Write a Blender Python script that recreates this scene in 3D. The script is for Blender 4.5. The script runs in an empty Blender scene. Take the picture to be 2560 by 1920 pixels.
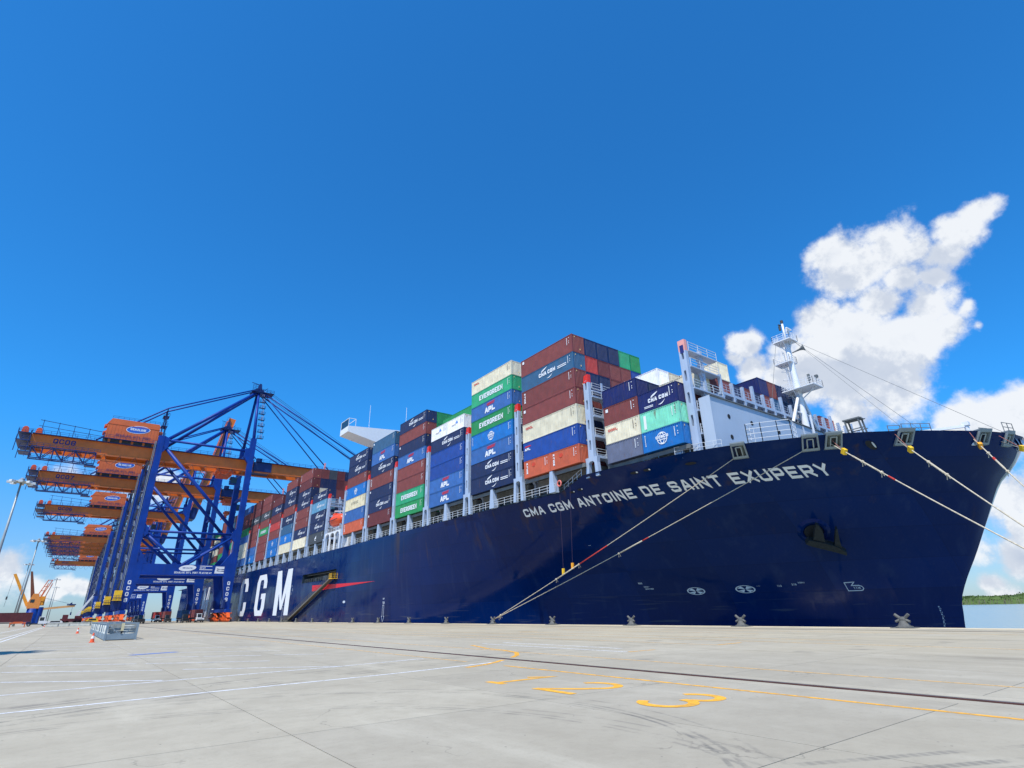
import bpy, math, random
from mathutils import Vector, Matrix
random.seed(7)
SC = bpy.context.scene
COL = SC.collection

# ------------------------------------------------------------------ camera
CAM_H = 1.728
PITCH, ROLL, YAW = math.radians(22.403), math.radians(-1.234), math.radians(37.193)
F = Vector((math.sin(YAW) * math.cos(PITCH), math.cos(YAW) * math.cos(PITCH), math.sin(PITCH)))
R0 = Vector((math.cos(YAW), -math.sin(YAW), 0)); U0 = R0.cross(F)
CR = math.cos(ROLL) * R0 + math.sin(ROLL) * U0
CU = -math.sin(ROLL) * R0 + math.cos(ROLL) * U0
cam = bpy.data.cameras.new("camera"); cam.sensor_width = 36.0; cam.lens = 36.0 * 1373.2 / 2560.0
cam.clip_start = 0.05; cam.clip_end = 20000
camo = bpy.data.objects.new("camera", cam); COL.objects.link(camo)
camo.matrix_world = Matrix(((CR.x, CU.x, -F.x, 0), (CR.y, CU.y, -F.y, 0), (CR.z, CU.z, -F.z, CAM_H), (0, 0, 0, 1)))
SC.camera = camo
def pix_dir(x, y):
    """view direction of a point of the 2560x1920 frame, used only to aim the clouds of the sky"""
    return (F + CR * ((x - 1280) / 1373.2) - CU * ((y - 960) / 1373.2)).normalized()

# ------------------------------------------------------------------ sun and sky
SUN = Vector((-0.435, -0.255, 0.864)).normalized()
SUN_EL = math.asin(SUN.z); SUN_ROT = math.atan2(SUN.x, SUN.y)
sl = bpy.data.lights.new("sun", 'SUN'); sl.energy = 5.0; sl.angle = math.radians(0.53); sl.color = (1.0, 0.95, 0.86)
so = bpy.data.objects.new("sun", sl); COL.objects.link(so)
so.rotation_euler = SUN.to_track_quat('Z', 'Y').to_euler(); so.location = (-60, -40, 150)

SC.view_settings.view_transform = 'Standard'; SC.view_settings.look = 'None'
SC.view_settings.exposure = 0.0; SC.view_settings.gamma = 1.0; SC.view_settings.use_curve_mapping = False
SC.cycles.max_bounces = 6; SC.cycles.diffuse_bounces = 2; SC.cycles.glossy_bounces = 3
SC.cycles.transparent_max_bounces = 6
SC.cycles.use_denoising = True

W = bpy.data.worlds.new("World"); SC.world = W; W.use_nodes = True
nt = W.node_tree
for n in list(nt.nodes): nt.nodes.remove(n)
def N(t, **kw):
    n = nt.nodes.new(t)
    for k, v in kw.items(): setattr(n, k, v)
    return n
def LK(a, b): nt.links.new(a, b)
def M(op, a, b=None, c=None, clamp=False):
    n = N('ShaderNodeMath', operation=op); n.use_clamp = clamp
    for i, v in enumerate((a, b, c)):
        if v is None: continue
        if isinstance(v, (int, float)): n.inputs[i].default_value = v
        else: LK(v, n.inputs[i])
    return n.outputs[0]
def smooth(v, a, b):
    n = N('ShaderNodeMapRange', interpolation_type='SMOOTHSTEP')
    n.inputs['From Min'].default_value = a; n.inputs['From Max'].default_value = b; LK(v, n.inputs['Value'])
    return n.outputs[0]
out = N('ShaderNodeOutputWorld'); bg = N('ShaderNodeBackground'); SKY_STR = 0.10; bg.inputs[1].default_value = SKY_STR
sky = N('ShaderNodeTexSky', sky_type='NISHITA'); sky.sun_disc = False
sky.sun_elevation = SUN_EL; sky.sun_rotation = SUN_ROT; sky.altitude = 0; sky.air_density = 1.0; sky.dust_density = 0.25; sky.ozone_density = 2.2
skym = N('ShaderNodeMixRGB', blend_type='MULTIPLY'); skym.inputs[0].default_value = 1.0
LK(sky.outputs[0], skym.inputs[1])
tc = N('ShaderNodeTexCoord')
dirv = tc.outputs['Generated']
nrm = N('ShaderNodeVectorMath', operation='NORMALIZE'); LK(dirv, nrm.inputs[0]); D = nrm.outputs[0]
sep = N('ShaderNodeSeparateXYZ'); LK(D, sep.inputs[0])
tint = N('ShaderNodeMixRGB'); LK(smooth(sep.outputs['Z'], 0.0, 0.30), tint.inputs[0]); tint.inputs[1].default_value = (0.66, 0.92, 1.36, 1); tint.inputs[2].default_value = (0.26, 1.30, 2.15, 1)
LK(tint.outputs[0], skym.inputs[2])
# domain warp so that cloud outlines are ragged
def noise(vec, scale, detail=6, rough=0.55, lac=2.1, out_='Fac'):
    n = N('ShaderNodeTexNoise'); n.inputs['Scale'].default_value = scale; n.inputs['Detail'].default_value = detail
    n.inputs['Roughness'].default_value = rough; n.inputs['Lacunarity'].default_value = lac; LK(vec, n.inputs['Vector'])
    return n.outputs[out_]
wn = noise(D, 5.0, 4, 0.55, 2.1, 'Color')
ws = N('ShaderNodeVectorMath', operation='SUBTRACT'); LK(wn, ws.inputs[0]); ws.inputs[1].default_value = (0.5, 0.5, 0.5)
wm = N('ShaderNodeVectorMath', operation='SCALE'); LK(ws.outputs[0], wm.inputs[0]); wm.inputs['Scale'].default_value = 0.10
wa = N('ShaderNodeVectorMath', operation='ADD'); LK(D, wa.inputs[0]); LK(wm.outputs[0], wa.inputs[1]); DW = wa.outputs[0]
# cumulus clouds: direction and angular radius of each billow
BLOBS = [(2150, 640, 105), (2235, 605, 95), (2090, 600, 60), (2380, 640, 70), (2430, 580, 70), (2490, 535, 55), (2310, 610, 55),
         (2200, 740, 85), (2300, 760, 95), (2060, 780, 70), (2130, 830, 90), (2250, 850, 130), (2360, 830, 70), (2130, 930, 120), (2230, 950, 120), (2020, 930, 90),
         (2140, 1010, 80), (1860, 875, 40), (1880, 925, 42), (1840, 905, 26), (2455, 1060, 95), (2545, 1030, 85), (2600, 1080, 100), (2400, 800, 34), (2350, 700, 60), (2270, 690, 70), (2440, 840, 26),
         (30, 1425, 75), (-20, 1440, 80), (110, 1480, 45), (70, 1395, 30), (180, 1470, 34), (215, 1480, 32), (150, 1490, 26),
         (2560, 1370, 85), (2520, 1500, 60), (2480, 1450, 50), (2575, 1290, 60)]
field = None
for (px, py, pr) in BLOBS:
    d0 = pix_dir(px, py); d1 = pix_dir(px + pr, py); ang = (d0 - d1).length
    dn = N('ShaderNodeVectorMath', operation='DISTANCE'); LK(DW, dn.inputs[0]); dn.inputs[1].default_value = d0
    v = M('SUBTRACT', 1.0, M('DIVIDE', dn.outputs['Value'], ang * 1.26))
    field = v if field is None else M('SMOOTH_MAX', field, v, 0.18)
# scattered fair-weather cumulus low over the whole horizon
nz = N('ShaderNodeMapping'); nz.inputs['Scale'].default_value = (1, 1, 2.2); LK(D, nz.inputs['Vector'])
base = noise(nz.outputs[0], 3.1, 3, 0.5)
band = M('MULTIPLY', smooth(sep.outputs['Z'], -0.02, 0.05), M('SUBTRACT', 1.0, smooth(sep.outputs['Z'], 0.14, 0.40)))
gen = M('SUBTRACT', M('MULTIPLY', M('MULTIPLY', M('SUBTRACT', base, 0.46), 4.0), band), M('ADD', 0.42, M('MULTIPLY', M('SUBTRACT', 1.0, band), 1.2)))
field = M('MAXIMUM', field, gen)
det = noise(D, 9.0, 10, 0.66)
dens = M('ADD', field, M('ADD', M('MULTIPLY', M('SUBTRACT', det, 0.51), 1.9), M('MULTIPLY', M('SUBTRACT', noise(DW, 6.5, 3, 0.5), 0.5), 1.1)))
alpha = M('POWER', smooth(dens, -0.02, 0.50), 1.1)
# self shadowing: density a little towards the sun against density here
off = N('ShaderNodeVectorMath', operation='ADD'); LK(D, off.inputs[0]); off.inputs[1].default_value = (SUN + Vector((0, 0, .6))) * 0.03
detS = noise(off.outputs[0], 9.0, 4, 0.55)
lit = smooth(M('SUBTRACT', det, detS), -0.10, 0.09)
thick = smooth(dens, 0.35, 1.6)
cl = N('ShaderNodeMixRGB'); cl.inputs[1].default_value = tuple(c / SKY_STR for c in (0.46, 0.54, 0.69)) + (1,); cl.inputs[2].default_value = tuple(c / SKY_STR for c in (0.90, 0.93, 0.97)) + (1,)
LK(M('ADD', M('MULTIPLY', lit, 0.75), M('MULTIPLY', M('SUBTRACT', 1.0, thick), 0.45), clamp=True), cl.inputs[0])
mixc = N('ShaderNodeMixRGB'); LK(M('MULTIPLY', alpha, 0.97), mixc.inputs[0]); LK(skym.outputs[0], mixc.inputs[1]); LK(cl.outputs[0], mixc.inputs[2])
LK(mixc.outputs[0], bg.inputs[0]); LK(bg.outputs[0], out.inputs[0])

# ------------------------------------------------------------------ materials
def srgb(r, g, b, k=1.0):
    f = lambda c: (c / 255 / 12.92 if c / 255 <= 0.04045 else ((c / 255 + 0.055) / 1.055) ** 2.4)
    return (min(0.95, f(r) * k), min(0.95, f(g) * k), min(0.95, f(b) * k), 1)
MATS = {}
def mat(name, rgb, rough=0.5, metal=0.0, var=0.10, scale=1.5, spec=0.5, streak=0.0, rust=0.0, bump=0.0, coat=0.0, objrand=0.0):
    if name in MATS: return MATS[name]
    m = bpy.data.materials.new(name); m.use_nodes = True; t = m.node_tree; p = t.nodes['Principled BSDF']
    p.inputs['Roughness'].default_value = rough; p.inputs['Metallic'].default_value = metal
    p.inputs['Specular IOR Level'].default_value = spec
    if coat: p.inputs['Coat Weight'].default_value = coat; p.inputs['Coat Roughness'].default_value = 0.06
    co = t.nodes.new('ShaderNodeTexCoord')
    def nz(sc, det=5, vec=None):
        n = t.nodes.new('ShaderNodeTexNoise'); n.inputs['Scale'].default_value = sc; n.inputs['Detail'].default_value = det
        t.links.new(vec or co.outputs['Object'], n.inputs['Vector']); return n.outputs['Fac']
    def mix(fac, a, b, bt='MIX'):
        n = t.nodes.new('ShaderNodeMixRGB'); n.blend_type = bt
        for i, v in ((0, fac), (1, a), (2, b)):
            if isinstance(v, (int, float)): n.inputs[i].default_value = v
            elif isinstance(v, tuple): n.inputs[i].default_value = v
            else: t.links.new(v, n.inputs[i])
        return n.outputs[0]
    def mr(v, a, b, c=0.0, d=1.0):
        n = t.nodes.new('ShaderNodeMapRange'); t.links.new(v, n.inputs[0])
        for i, q in enumerate((a, b, c, d)): n.inputs[i + 1].default_value = q
        return n.outputs[0]
    f = mr(nz(scale), 0.3, 0.7)
    dark = tuple(c * (1 - var) for c in rgb[:3]) + (1,); light = tuple(min(0.97, c * (1 + var)) for c in rgb[:3]) + (1,)
    c = mix(f, dark, light)
    if objrand:
        oi = t.nodes.new('ShaderNodeObjectInfo')
        c = mix(1.0, c, mix(oi.outputs['Random'], (1 - objrand, 1 - objrand, 1 - objrand, 1), (1 + objrand, 1 + objrand * 0.8, 1 + objrand * 0.7, 1)), 'MULTIPLY')
    if streak:
        mp = t.nodes.new('ShaderNodeMapping'); mp.inputs['Scale'].default_value = (2.5, 2.5, 0.12); t.links.new(co.outputs['Object'], mp.inputs['Vector'])
        s = mr(nz(1.6, 6, mp.outputs[0]), 0.52, 0.75, 0, streak)
        c = mix(s, c, tuple(x * 0.45 + 0.05 for x in rgb[:3]) + (1,))
    if rust:
        oi = t.nodes.new('ShaderNodeObjectInfo'); va = t.nodes.new('ShaderNodeVectorMath'); va.operation = 'ADD'
        sc_ = t.nodes.new('ShaderNodeVectorMath'); sc_.operation = 'SCALE'; sc_.inputs[0].default_value = (37, 91, 53); t.links.new(oi.outputs['Random'], sc_.inputs['Scale'])
        mp = t.nodes.new('ShaderNodeMapping'); mp.inputs['Scale'].default_value = (1.2, 1.2, 0.4); t.links.new(co.outputs['Object'], va.inputs[0]); t.links.new(sc_.outputs[0], va.inputs[1]); t.links.new(va.outputs[0], mp.inputs['Vector'])
        s = mr(nz(1.7, 8, mp.outputs[0]), 0.60, 0.72, 0, rust)
        c = mix(s, c, (0.16, 0.07, 0.035, 1))
    t.links.new(c, p.inputs['Base Color'])
    t.links.new(mr(nz(scale * 2.3), 0.3, 0.7, max(0.03, rough - 0.08), min(1, rough + 0.1)), p.inputs['Roughness'])
    if bump:
        b = t.nodes.new('ShaderNodeBump'); b.inputs['Strength'].default_value = bump; b.inputs['Distance'].default_value = 0.05
        t.links.new(nz(scale * 4), b.inputs['Height']); t.links.new(b.outputs[0], p.inputs['Normal'])
    MATS[name] = m
    return m

KC = 1.18
CC = {'brown': (122, 55, 52), 'maroon': (100, 38, 42), 'red': (178, 50, 46), 'orange': (186, 82, 50), 'navy': (14, 37, 84),
      'indigo': (8, 24, 92), 'blue': (42, 96, 166), 'mid blue': (16, 66, 152), 'bright blue': (0, 104, 184), 'green': (20, 138, 74), 'jade green': (28, 156, 106),
      'cream': (212, 204, 176), 'white': (226, 229, 232), 'grey': (92, 100, 124), 'aqua green': (104, 196, 166), 'slate blue': (42, 92, 132),
      'light blue': (84, 146, 182), 'dark grey': (58, 66, 74), 'beige': (204, 194, 160)}
def cmat(c):
    r_, g_, b_ = CC[c]; l_ = .3 * r_ + .6 * g_ + .1 * b_; q = .13
    return mat('paint_' + c.replace(' ', '_'), srgb(r_ + (l_ - r_) * q, g_ + (l_ - g_) * q, b_ + (l_ - b_) * q, k=KC), rough=0.58, var=0.13, scale=0.9, streak=0.42,
               rust=0.75 if c == 'aqua green' else (0.35 if c in ('cream', 'beige') else 0.22), objrand=0.12)
MW = mat('white_lettering', (0.78, 0.80, 0.82, 1), 0.5, var=0.04)
MRED = mat('red_lettering', srgb(205, 40, 40), 0.5, var=0.05)
MDK = mat('dark_lettering', srgb(40, 42, 60), 0.6, var=0.05)
MNAVYL = mat('navy_lettering', srgb(30, 40, 110), 0.6, var=0.05)
MCRB = mat('crane_blue', srgb(2, 56, 142, 1.0), 0.48, spec=.3, var=0.18, scale=0.35, streak=0.32)
MCRB2 = mat('crane_dark_blue', srgb(10, 40, 98, 1.1), 0.5, var=0.12, scale=0.7)
MCRO = mat('crane_orange', srgb(208, 108, 36, 1.15), 0.5, var=0.14, scale=0.3, streak=0.4)
MHOUSE = mat('house_orange', srgb(206, 100, 50, 1.05), 0.55, var=0.10, scale=0.4, streak=0.3)
MBOGIE = mat('bogie_orange', srgb(210, 86, 28, 1.1), 0.5, var=0.2, scale=2)
MGREY = mat('deck_grey', srgb(168, 184, 206, 1.0), 0.45, var=0.06, scale=0.8, streak=0.14)
MGREYD = mat('deck_dark_grey', srgb(104, 108, 108), 0.65, var=0.2, scale=0.8, streak=0.2)
MSHIPW = mat('ship_white', (0.80, 0.81, 0.82, 1), 0.4, var=0.03, streak=0.08)
MBLACK = mat('shadow_black', (0.012, 0.013, 0.016, 1), 0.8)  # flat black standing for the shade inside holes and slots
MDARK = mat('dark_steel', (0.045, 0.047, 0.05, 1), 0.6, var=0.3, scale=1.5)
MRAILST = mat('railing_white', (0.62, 0.65, 0.68, 1), 0.5)
MGLASS = mat('cab_glass', (0.02, 0.03, 0.04, 1), 0.08, spec=0.6)
MRUB = mat('tyre_rubber', (0.02, 0.02, 0.021, 1), 0.85)
MYEL = mat('yellow_paint', srgb(238, 190, 40), 0.5, var=0.12, scale=2)
MROPE = mat('mooring_rope', srgb(196, 184, 160), 0.9, var=0.22, scale=5, bump=0.4)
MROPER = mat('rope_red_sleeve', srgb(190, 60, 50), 0.85, var=0.2, scale=5)
MSTEEL = mat('galvanised_steel', srgb(150, 158, 160), 0.5, metal=0.3, var=0.1)
MBOLL = mat('bollard_iron', srgb(98, 97, 92), 0.75, var=0.25, scale=4, bump=0.3)
MLIFE = mat('lifeboat_orange', srgb(240, 84, 40, 1.0), 0.35, var=0.05)
MREDCAP = mat('red_cap', srgb(214, 48, 36), 0.5)

# ------------------------------------------------------------------ mesh building
class MB:
    def __init__(s): s.v = []; s.f = []; s.mi = []; s.cur = 0
    def quad(s, *p):
        n = len(s.v); s.v += [tuple(q) for q in p]; s.f.append(tuple(range(n, n + len(p)))); s.mi.append(s.cur); return s
    def hexa(s, p):
        n = len(s.v); s.v += [tuple(q) for q in p]
        for f in ((0, 3, 2, 1), (4, 5, 6, 7), (0, 1, 5, 4), (1, 2, 6, 5), (2, 3, 7, 6), (3, 0, 4, 7)):
            s.f.append(tuple(n + i for i in f)); s.mi.append(s.cur)
        return s
    def box(s, x0, x1, y0, y1, z0, z1):
        return s.hexa([(x0, y0, z0), (x1, y0, z0), (x1, y1, z0), (x0, y1, z0), (x0, y0, z1), (x1, y0, z1), (x1, y1, z1), (x0, y1, z1)])
    def beam(s, p, q, w, h=None, up=(0, 0, 1)):
        h = h or w; p = Vector(p); q = Vector(q); d = (q - p).normalized(); u = Vector(up)
        if abs(d.dot(u)) > 0.98: u = Vector((1, 0, 0))
        r = d.cross(u).normalized(); u = r.cross(d)
        o = [(-w / 2, -h / 2), (w / 2, -h / 2), (w / 2, h / 2), (-w / 2, h / 2)]
        return s.hexa([p + r * a + u * b for a, b in o] + [q + r * a + u * b for a, b in o])
    def tube(s, p, q, r, n=8, r2=None, cap=True):
        return s.path([p, q], r, n, r2, cap)
    def path(s, pts, r, n=6, r2=None, cap=True):
        pts = [Vector(p) for p in pts]; r2 = r if r2 is None else r2; base = len(s.v); L = len(pts); prev = None
        for i, p in enumerate(pts):
            d = (pts[min(i + 1, L - 1)] - pts[max(i - 1, 0)]).normalized()
            if prev is None:
                u = Vector((0, 0, 1)) if abs(d.z) < 0.9 else Vector((1, 0, 0)); a = d.cross(u).normalized()
            else:
                a = (prev - d * prev.dot(d)).normalized()
            prev = a; b = d.cross(a); rr = r[i] if isinstance(r, (list, tuple)) else r + (r2 - r) * i / (L - 1)
            for k in range(n):
                t = 2 * math.pi * k / n; s.v.append(tuple(p + a * (math.cos(t) * rr) + b * (math.sin(t) * rr)))
        for i in range(L - 1):
            for k in range(n):
                k2 = (k + 1) % n; s.f.append((base + i * n + k, base + i * n + k2, base + (i + 1) * n + k2, base + (i + 1) * n + k)); s.mi.append(s.cur)
        if cap:
            s.f.append(tuple(base + k for k in reversed(range(n)))); s.f.append(tuple(base + (L - 1) * n + k for k in range(n))); s.mi += [s.cur] * 2
        return s
    def lathe(s, c, prof, n=12, axis=(0, 0, 1)):
        c = Vector(c); ax = Vector(axis).normalized(); u = Vector((0, 0, 1)) if abs(ax.z) < 0.9 else Vector((1, 0, 0))
        a = ax.cross(u).normalized(); b = ax.cross(a); base = len(s.v)
        for (r, z) in prof:
            for k in range(n):
                t = 2 * math.pi * k / n; s.v.append(tuple(c + ax * z + a * (math.cos(t) * r) + b * (math.sin(t) * r)))
        for i in range(len(prof) - 1):
            for k in range(n):
                k2 = (k + 1) % n; s.f.append((base + i * n + k, base + i * n + k2, base + (i + 1) * n + k2, base + (i + 1) * n + k)); s.mi.append(s.cur)
        s.f.append(tuple(base + k for k in reversed(range(n)))); s.f.append(tuple(base + (len(prof) - 1) * n + k for k in range(n))); s.mi += [s.cur] * 2
        return s
    def prism(s, poly, fn, d0, d1):
        """poly of 2-D points; fn(u, v, d) gives the point; extruded from depth d0 to d1"""
        n = len(poly); b = len(s.v)
        s.v += [tuple(fn(u, v, d0)) for u, v in poly] + [tuple(fn(u, v, d1)) for u, v in poly]
        s.f.append(tuple(b + i for i in reversed(range(n)))); s.f.append(tuple(b + n + i for i in range(n))); s.mi += [s.cur] * 2
        for i in range(n):
            j = (i + 1) % n; s.f.append((b + i, b + j, b + n + j, b + n + i)); s.mi.append(s.cur)
        return s
    def rail(s, pts, h=1.05, step=1.6, r=0.03, bars=3, post=None):
        """a guard rail along a polyline"""
        pts = [Vector(p) for p in pts]
        for k in range(bars):
            z = h * (k + 1) / bars
            for a, b in zip(pts, pts[1:]): s.beam(a + Vector((0, 0, z)), b + Vector((0, 0, z)), r * 1.6)
        for a, b in zip(pts, pts[1:]):
            n = max(1, int((b - a).length / step))
            for i in range(n + 1):
                p = a.lerp(b, i / n); s.beam(p, p + Vector((0, 0, h + r)), (post or r) * 1.9)
        return s
    def mesh(s, name):
        me = bpy.data.meshes.new(name); me.from_pydata(s.v, [], s.f); me.update(); return me
    def build(s, name, m, parent=None, smooth=False, world=False):
        me = s.mesh(name)
        for x in (m if isinstance(m, (list, tuple)) else [m]): me.materials.append(x)
        if any(s.mi):
            for p, i in zip(me.polygons, s.mi): p.material_index = i
        if smooth:
            for p in me.polygons: p.use_smooth = True
        return link(name, me, parent, world)
def link(name, data, parent=None, world=False):
    o = bpy.data.objects.new(name, data); COL.objects.link(o)
    if parent is not None:
        o.parent = parent
        if world: o.matrix_parent_inverse = Matrix.Translation(-WLOC[parent.name])
    return o
WLOC = {}
def empty(name, loc=(0, 0, 0), rz=0.0, parent=None):
    o = bpy.data.objects.new(name, None); COL.objects.link(o); o.empty_display_size = 0.5
    o.location = loc; o.rotation_euler = (0, 0, rz)
    if parent is not None: o.parent = parent
    WLOC[o.name] = Vector(loc)
    return o
def tag(o, label=None, cat=None, group=None, kind=None):
    if label: o['label'] = label
    if cat: o['category'] = cat
    if group: o['group'] = group
    if kind: o['kind'] = kind
    return o
def copy_tree(o, parent=None):
    c = o.copy(); COL.objects.link(c); c.parent = parent
    for ch in o.children: copy_tree(ch, c)
    return c

# ------------------------------------------------------------------ a stroke alphabet for all the lettering
GL = {'A': [[(0, 0), (.40, 1), (.60, 1), (1, 0)], [(.16, .32), (.84, .32)]],
 'B': [[(0, 0), (.85, 0), (1, .12), (1, .42), (.88, .52), (1, .62), (1, .88), (.85, 1), (0, 1), 'c'], [(.05, .52), (.85, .52)]],
 'C': [[(1, .66), (1, .86), (.84, 1), (.16, 1), (0, .86), (0, .14), (.16, 0), (.84, 0), (1, .14), (1, .34)]],
 'D': [[(0, 0), (.80, 0), (1, .18), (1, .82), (.80, 1), (0, 1), 'c']],
 'E': [[(1, 1), (0, 1), (0, 0), (1, 0)], [(.08, .5), (.92, .5)]],
 'F': [[(1, 1), (0, 1), (0, 0)], [(.08, .5), (.85, .5)]],
 'G': [[(1, .68), (1, .86), (.84, 1), (.16, 1), (0, .86), (0, .14), (.16, 0), (.84, 0), (1, .14), (1, .46), (.58, .46)]],
 'H': [[(0, 0), (0, 1)], [(1, 0), (1, 1)], [(.05, .5), (.95, .5)]],
 'I': [[(0, 0), (0, 1)]],
 'K': [[(0, 0), (0, 1)], [(.95, 1), (.15, .5), (1, 0)]],
 'L': [[(0, 1), (0, 0), (1, 0)]],
 'M': [[(0, 0), (0, 1), (.5, .18), (1, 1), (1, 0)]],
 'N': [[(0, 0), (0, 1), (1, 0), (1, 1)]],
 'O': [[(.18, 0), (.82, 0), (1, .16), (1, .84), (.82, 1), (.18, 1), (0, .84), (0, .16), 'c']],
 'P': [[(0, 0), (0, 1), (.86, 1), (1, .88), (1, .52), (.86, .40), (.06, .40)]],
 'Q': [[(.18, 0), (.82, 0), (1, .16), (1, .84), (.82, 1), (.18, 1), (0, .84), (0, .16), 'c'], [(.55, .34), (1.08, -.12)]],
 'R': [[(0, 0), (0, 1), (.86, 1), (1, .88), (1, .54), (.86, .42), (.06, .42)], [(.55, .38), (1, 0)]],
 'S': [[(1, .70), (1, .88), (.86, 1), (.14, 1), (0, .88), (0, .64), (.14, .52), (.86, .48), (1, .36), (1, .12), (.86, 0), (.14, 0), (0, .12), (0, .30)]],
 'T': [[(0, 1), (1, 1)], [(.5, .94), (.5, 0)]],
 'U': [[(0, 1), (0, .14), (.16, 0), (.84, 0), (1, .14), (1, 1)]],
 'V': [[(0, 1), (.42, 0), (.58, 0), (1, 1)]],
 'X': [[(0, 0), (1, 1)], [(0, 1), (1, 0)]],
 'Y': [[(0, 1), (.5, .45), (1, 1)], [(.5, .42), (.5, 0)]],
 '0': [[(.18, 0), (.82, 0), (1, .16), (1, .84), (.82, 1), (.18, 1), (0, .84), (0, .16), 'c']],
 '1': [[(.1, .78), (.5, 1), (.5, 0)]],
 '2': [[(0, .74), (.04, .88), (.22, 1), (.78, 1), (1, .84), (1, .66), (.84, .48), (0, 0), (1, 0)]],
 '3': [[(0, .84), (.2, 1), (.8, 1), (1, .86), (1, .64), (.78, .53), (.42, .53)], [(.66, .52), (.86, .48), (1, .38), (1, .14), (.8, 0), (.2, 0), (0, .16)]],
 '4': [[(.8, 0), (.8, 1), (0, .3), (1, .3)]],
 '5': [[(1, 1), (.06, 1), (0, .56), (.8, .60), (1, .44), (1, .16), (.8, 0), (.18, 0), (0, .14)]],
 '6': [[(.95, .9), (.8, 1), (.2, 1), (0, .84), (0, .14), (.2, 0), (.8, 0), (1, .14), (1, .42), (.8, .56), (.06, .52)]],
 '7': [[(0, 1), (1, 1), (.35, 0)]],
 '8': [[(.2, 0), (.8, 0), (1, .13), (1, .38), (.82, .52), (1, .65), (1, .87), (.8, 1), (.2, 1), (0, .87), (0, .65), (.18, .52), (0, .38), (0, .13), 'c'], [(.25, .52), (.75, .52)]],
 '/': [[(0, 0), (1, 1)]], "'": [[(.5, 1), (.4, .75)]], '-': [[(0, .45), (1, .45)]], 'W': [[(0, 1), (.25, 0), (.5, .8), (.75, 0), (1, 1)]],
 'Z': [[(0, 1), (1, 1), (0, 0), (1, 0)]], 'J': [[(1, 1), (1, .15), (.8, 0), (.2, 0), (0, .15)]]}
NARROW = {'I': 0.0, '1': 0.7, "'": 0.3}
def stroke(pts, t, closed=False, maxseg=None):
    """mitred strip along a polyline: a list of quads"""
    P = [Vector((a, b)) for a, b in pts]
    if maxseg:
        Q = []
        rng = list(zip(P, P[1:] + P[:1])) if closed else list(zip(P, P[1:]))
        for a, b in rng:
            n = max(1, math.ceil((b - a).length / maxseg))
            Q += [a.lerp(b, i / n) for i in range(n)]
        if not closed: Q.append(P[-1])
        P = Q
    n = len(P); L = []; Rr = []
    for i in range(n):
        d0 = (P[i] - P[i - 1]).normalized() if (i > 0 or closed) else None
        d1 = (P[(i + 1) % n] - P[i]).normalized() if (i < n - 1 or closed) else None
        if d0 is None: d0 = d1
        if d1 is None: d1 = d0
        n0 = Vector((-d0.y, d0.x)); n1 = Vector((-d1.y, d1.x)); m = n0 + n1
        if m.length < 0.2: m = n0
        m.normalize(); k = min(2.2, 1 / max(0.35, m.dot(n0)))
        L.append(P[i] + m * (t / 2 * k)); Rr.append(P[i] - m * (t / 2 * k))
    out_ = []
    for i in range(n if closed else n - 1):
        j = (i + 1) % n; out_.append([L[i], Rr[i], Rr[j], L[j]])
    return out_
def text_quads(s, h, w, t, gap, space=None, maxseg=None):
    """quads (in metres, baseline at 0) with a layer number, and the total width"""
    x = 0; res = []
    for ch in s:
        if ch == ' ': x += space if space is not None else w * 0.6; continue
        cw = w * NARROW.get(ch, 1.12 if ch in 'MW' else 1.0) if ch in NARROW or ch in 'MW' else w
        cw = max(cw, t)
        for li, pl in enumerate(GL[ch]):
            closed = pl[-1] == 'c'; pts = [p for p in pl if p != 'c']
            Q = [(x + t / 2 + a * (cw - t), t / 2 + b * (h - t)) for a, b in pts]
            if not closed:   # square the stroke ends out to the edges of the letter
                for e, nb in ((0, 1), (-1, -2)):
                    d = Vector(Q[e]) - Vector(Q[nb])
                    if d.length > 1e-6 and ((pts[e][1] in (0, 1) and abs(d.y) > .5 * abs(d.x)) or (pts[e][0] in (0, 1) and abs(d.x) > abs(d.y))):
                        d.normalize(); Q[e] = (Q[e][0] + d.x * t / 2, Q[e][1] + d.y * t / 2)
            for q in stroke(Q, t, closed, maxseg): res.append((q, li))
        x += cw + gap
    return res, x - gap
def put_text(mb, s, fn, h, w, t, gap, space=None, center=False, u0=0, v0=0, maxseg=None, lift=0.004):
    qs, tw = text_quads(s, h, w, t, gap, space, maxseg)
    o = u0 - (tw / 2 if center else 0)
    for q, li in qs: mb.quad(*[fn(o + p.x, v0 + p.y, lift * (1 + li)) for p in q])
    return tw
def disc(mb, fn, cu, cv, ru, rv, n=24, lift=0.004, hole=0.0, tilt=0.0):
    ct, st = math.cos(tilt), math.sin(tilt)
    def pt(k, s_):
        a = 2 * math.pi * k / n; x, y = ru * s_ * math.cos(a), rv * s_ * math.sin(a)
        return fn(cu + x * ct - y * st, cv + x * st + y * ct, lift)
    if hole:
        for k in range(n): mb.quad(pt(k, hole), pt(k, 1), pt(k + 1, 1), pt(k + 1, hole))
    else: mb.quad(*[pt(k, 1) for k in range(n)])

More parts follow.
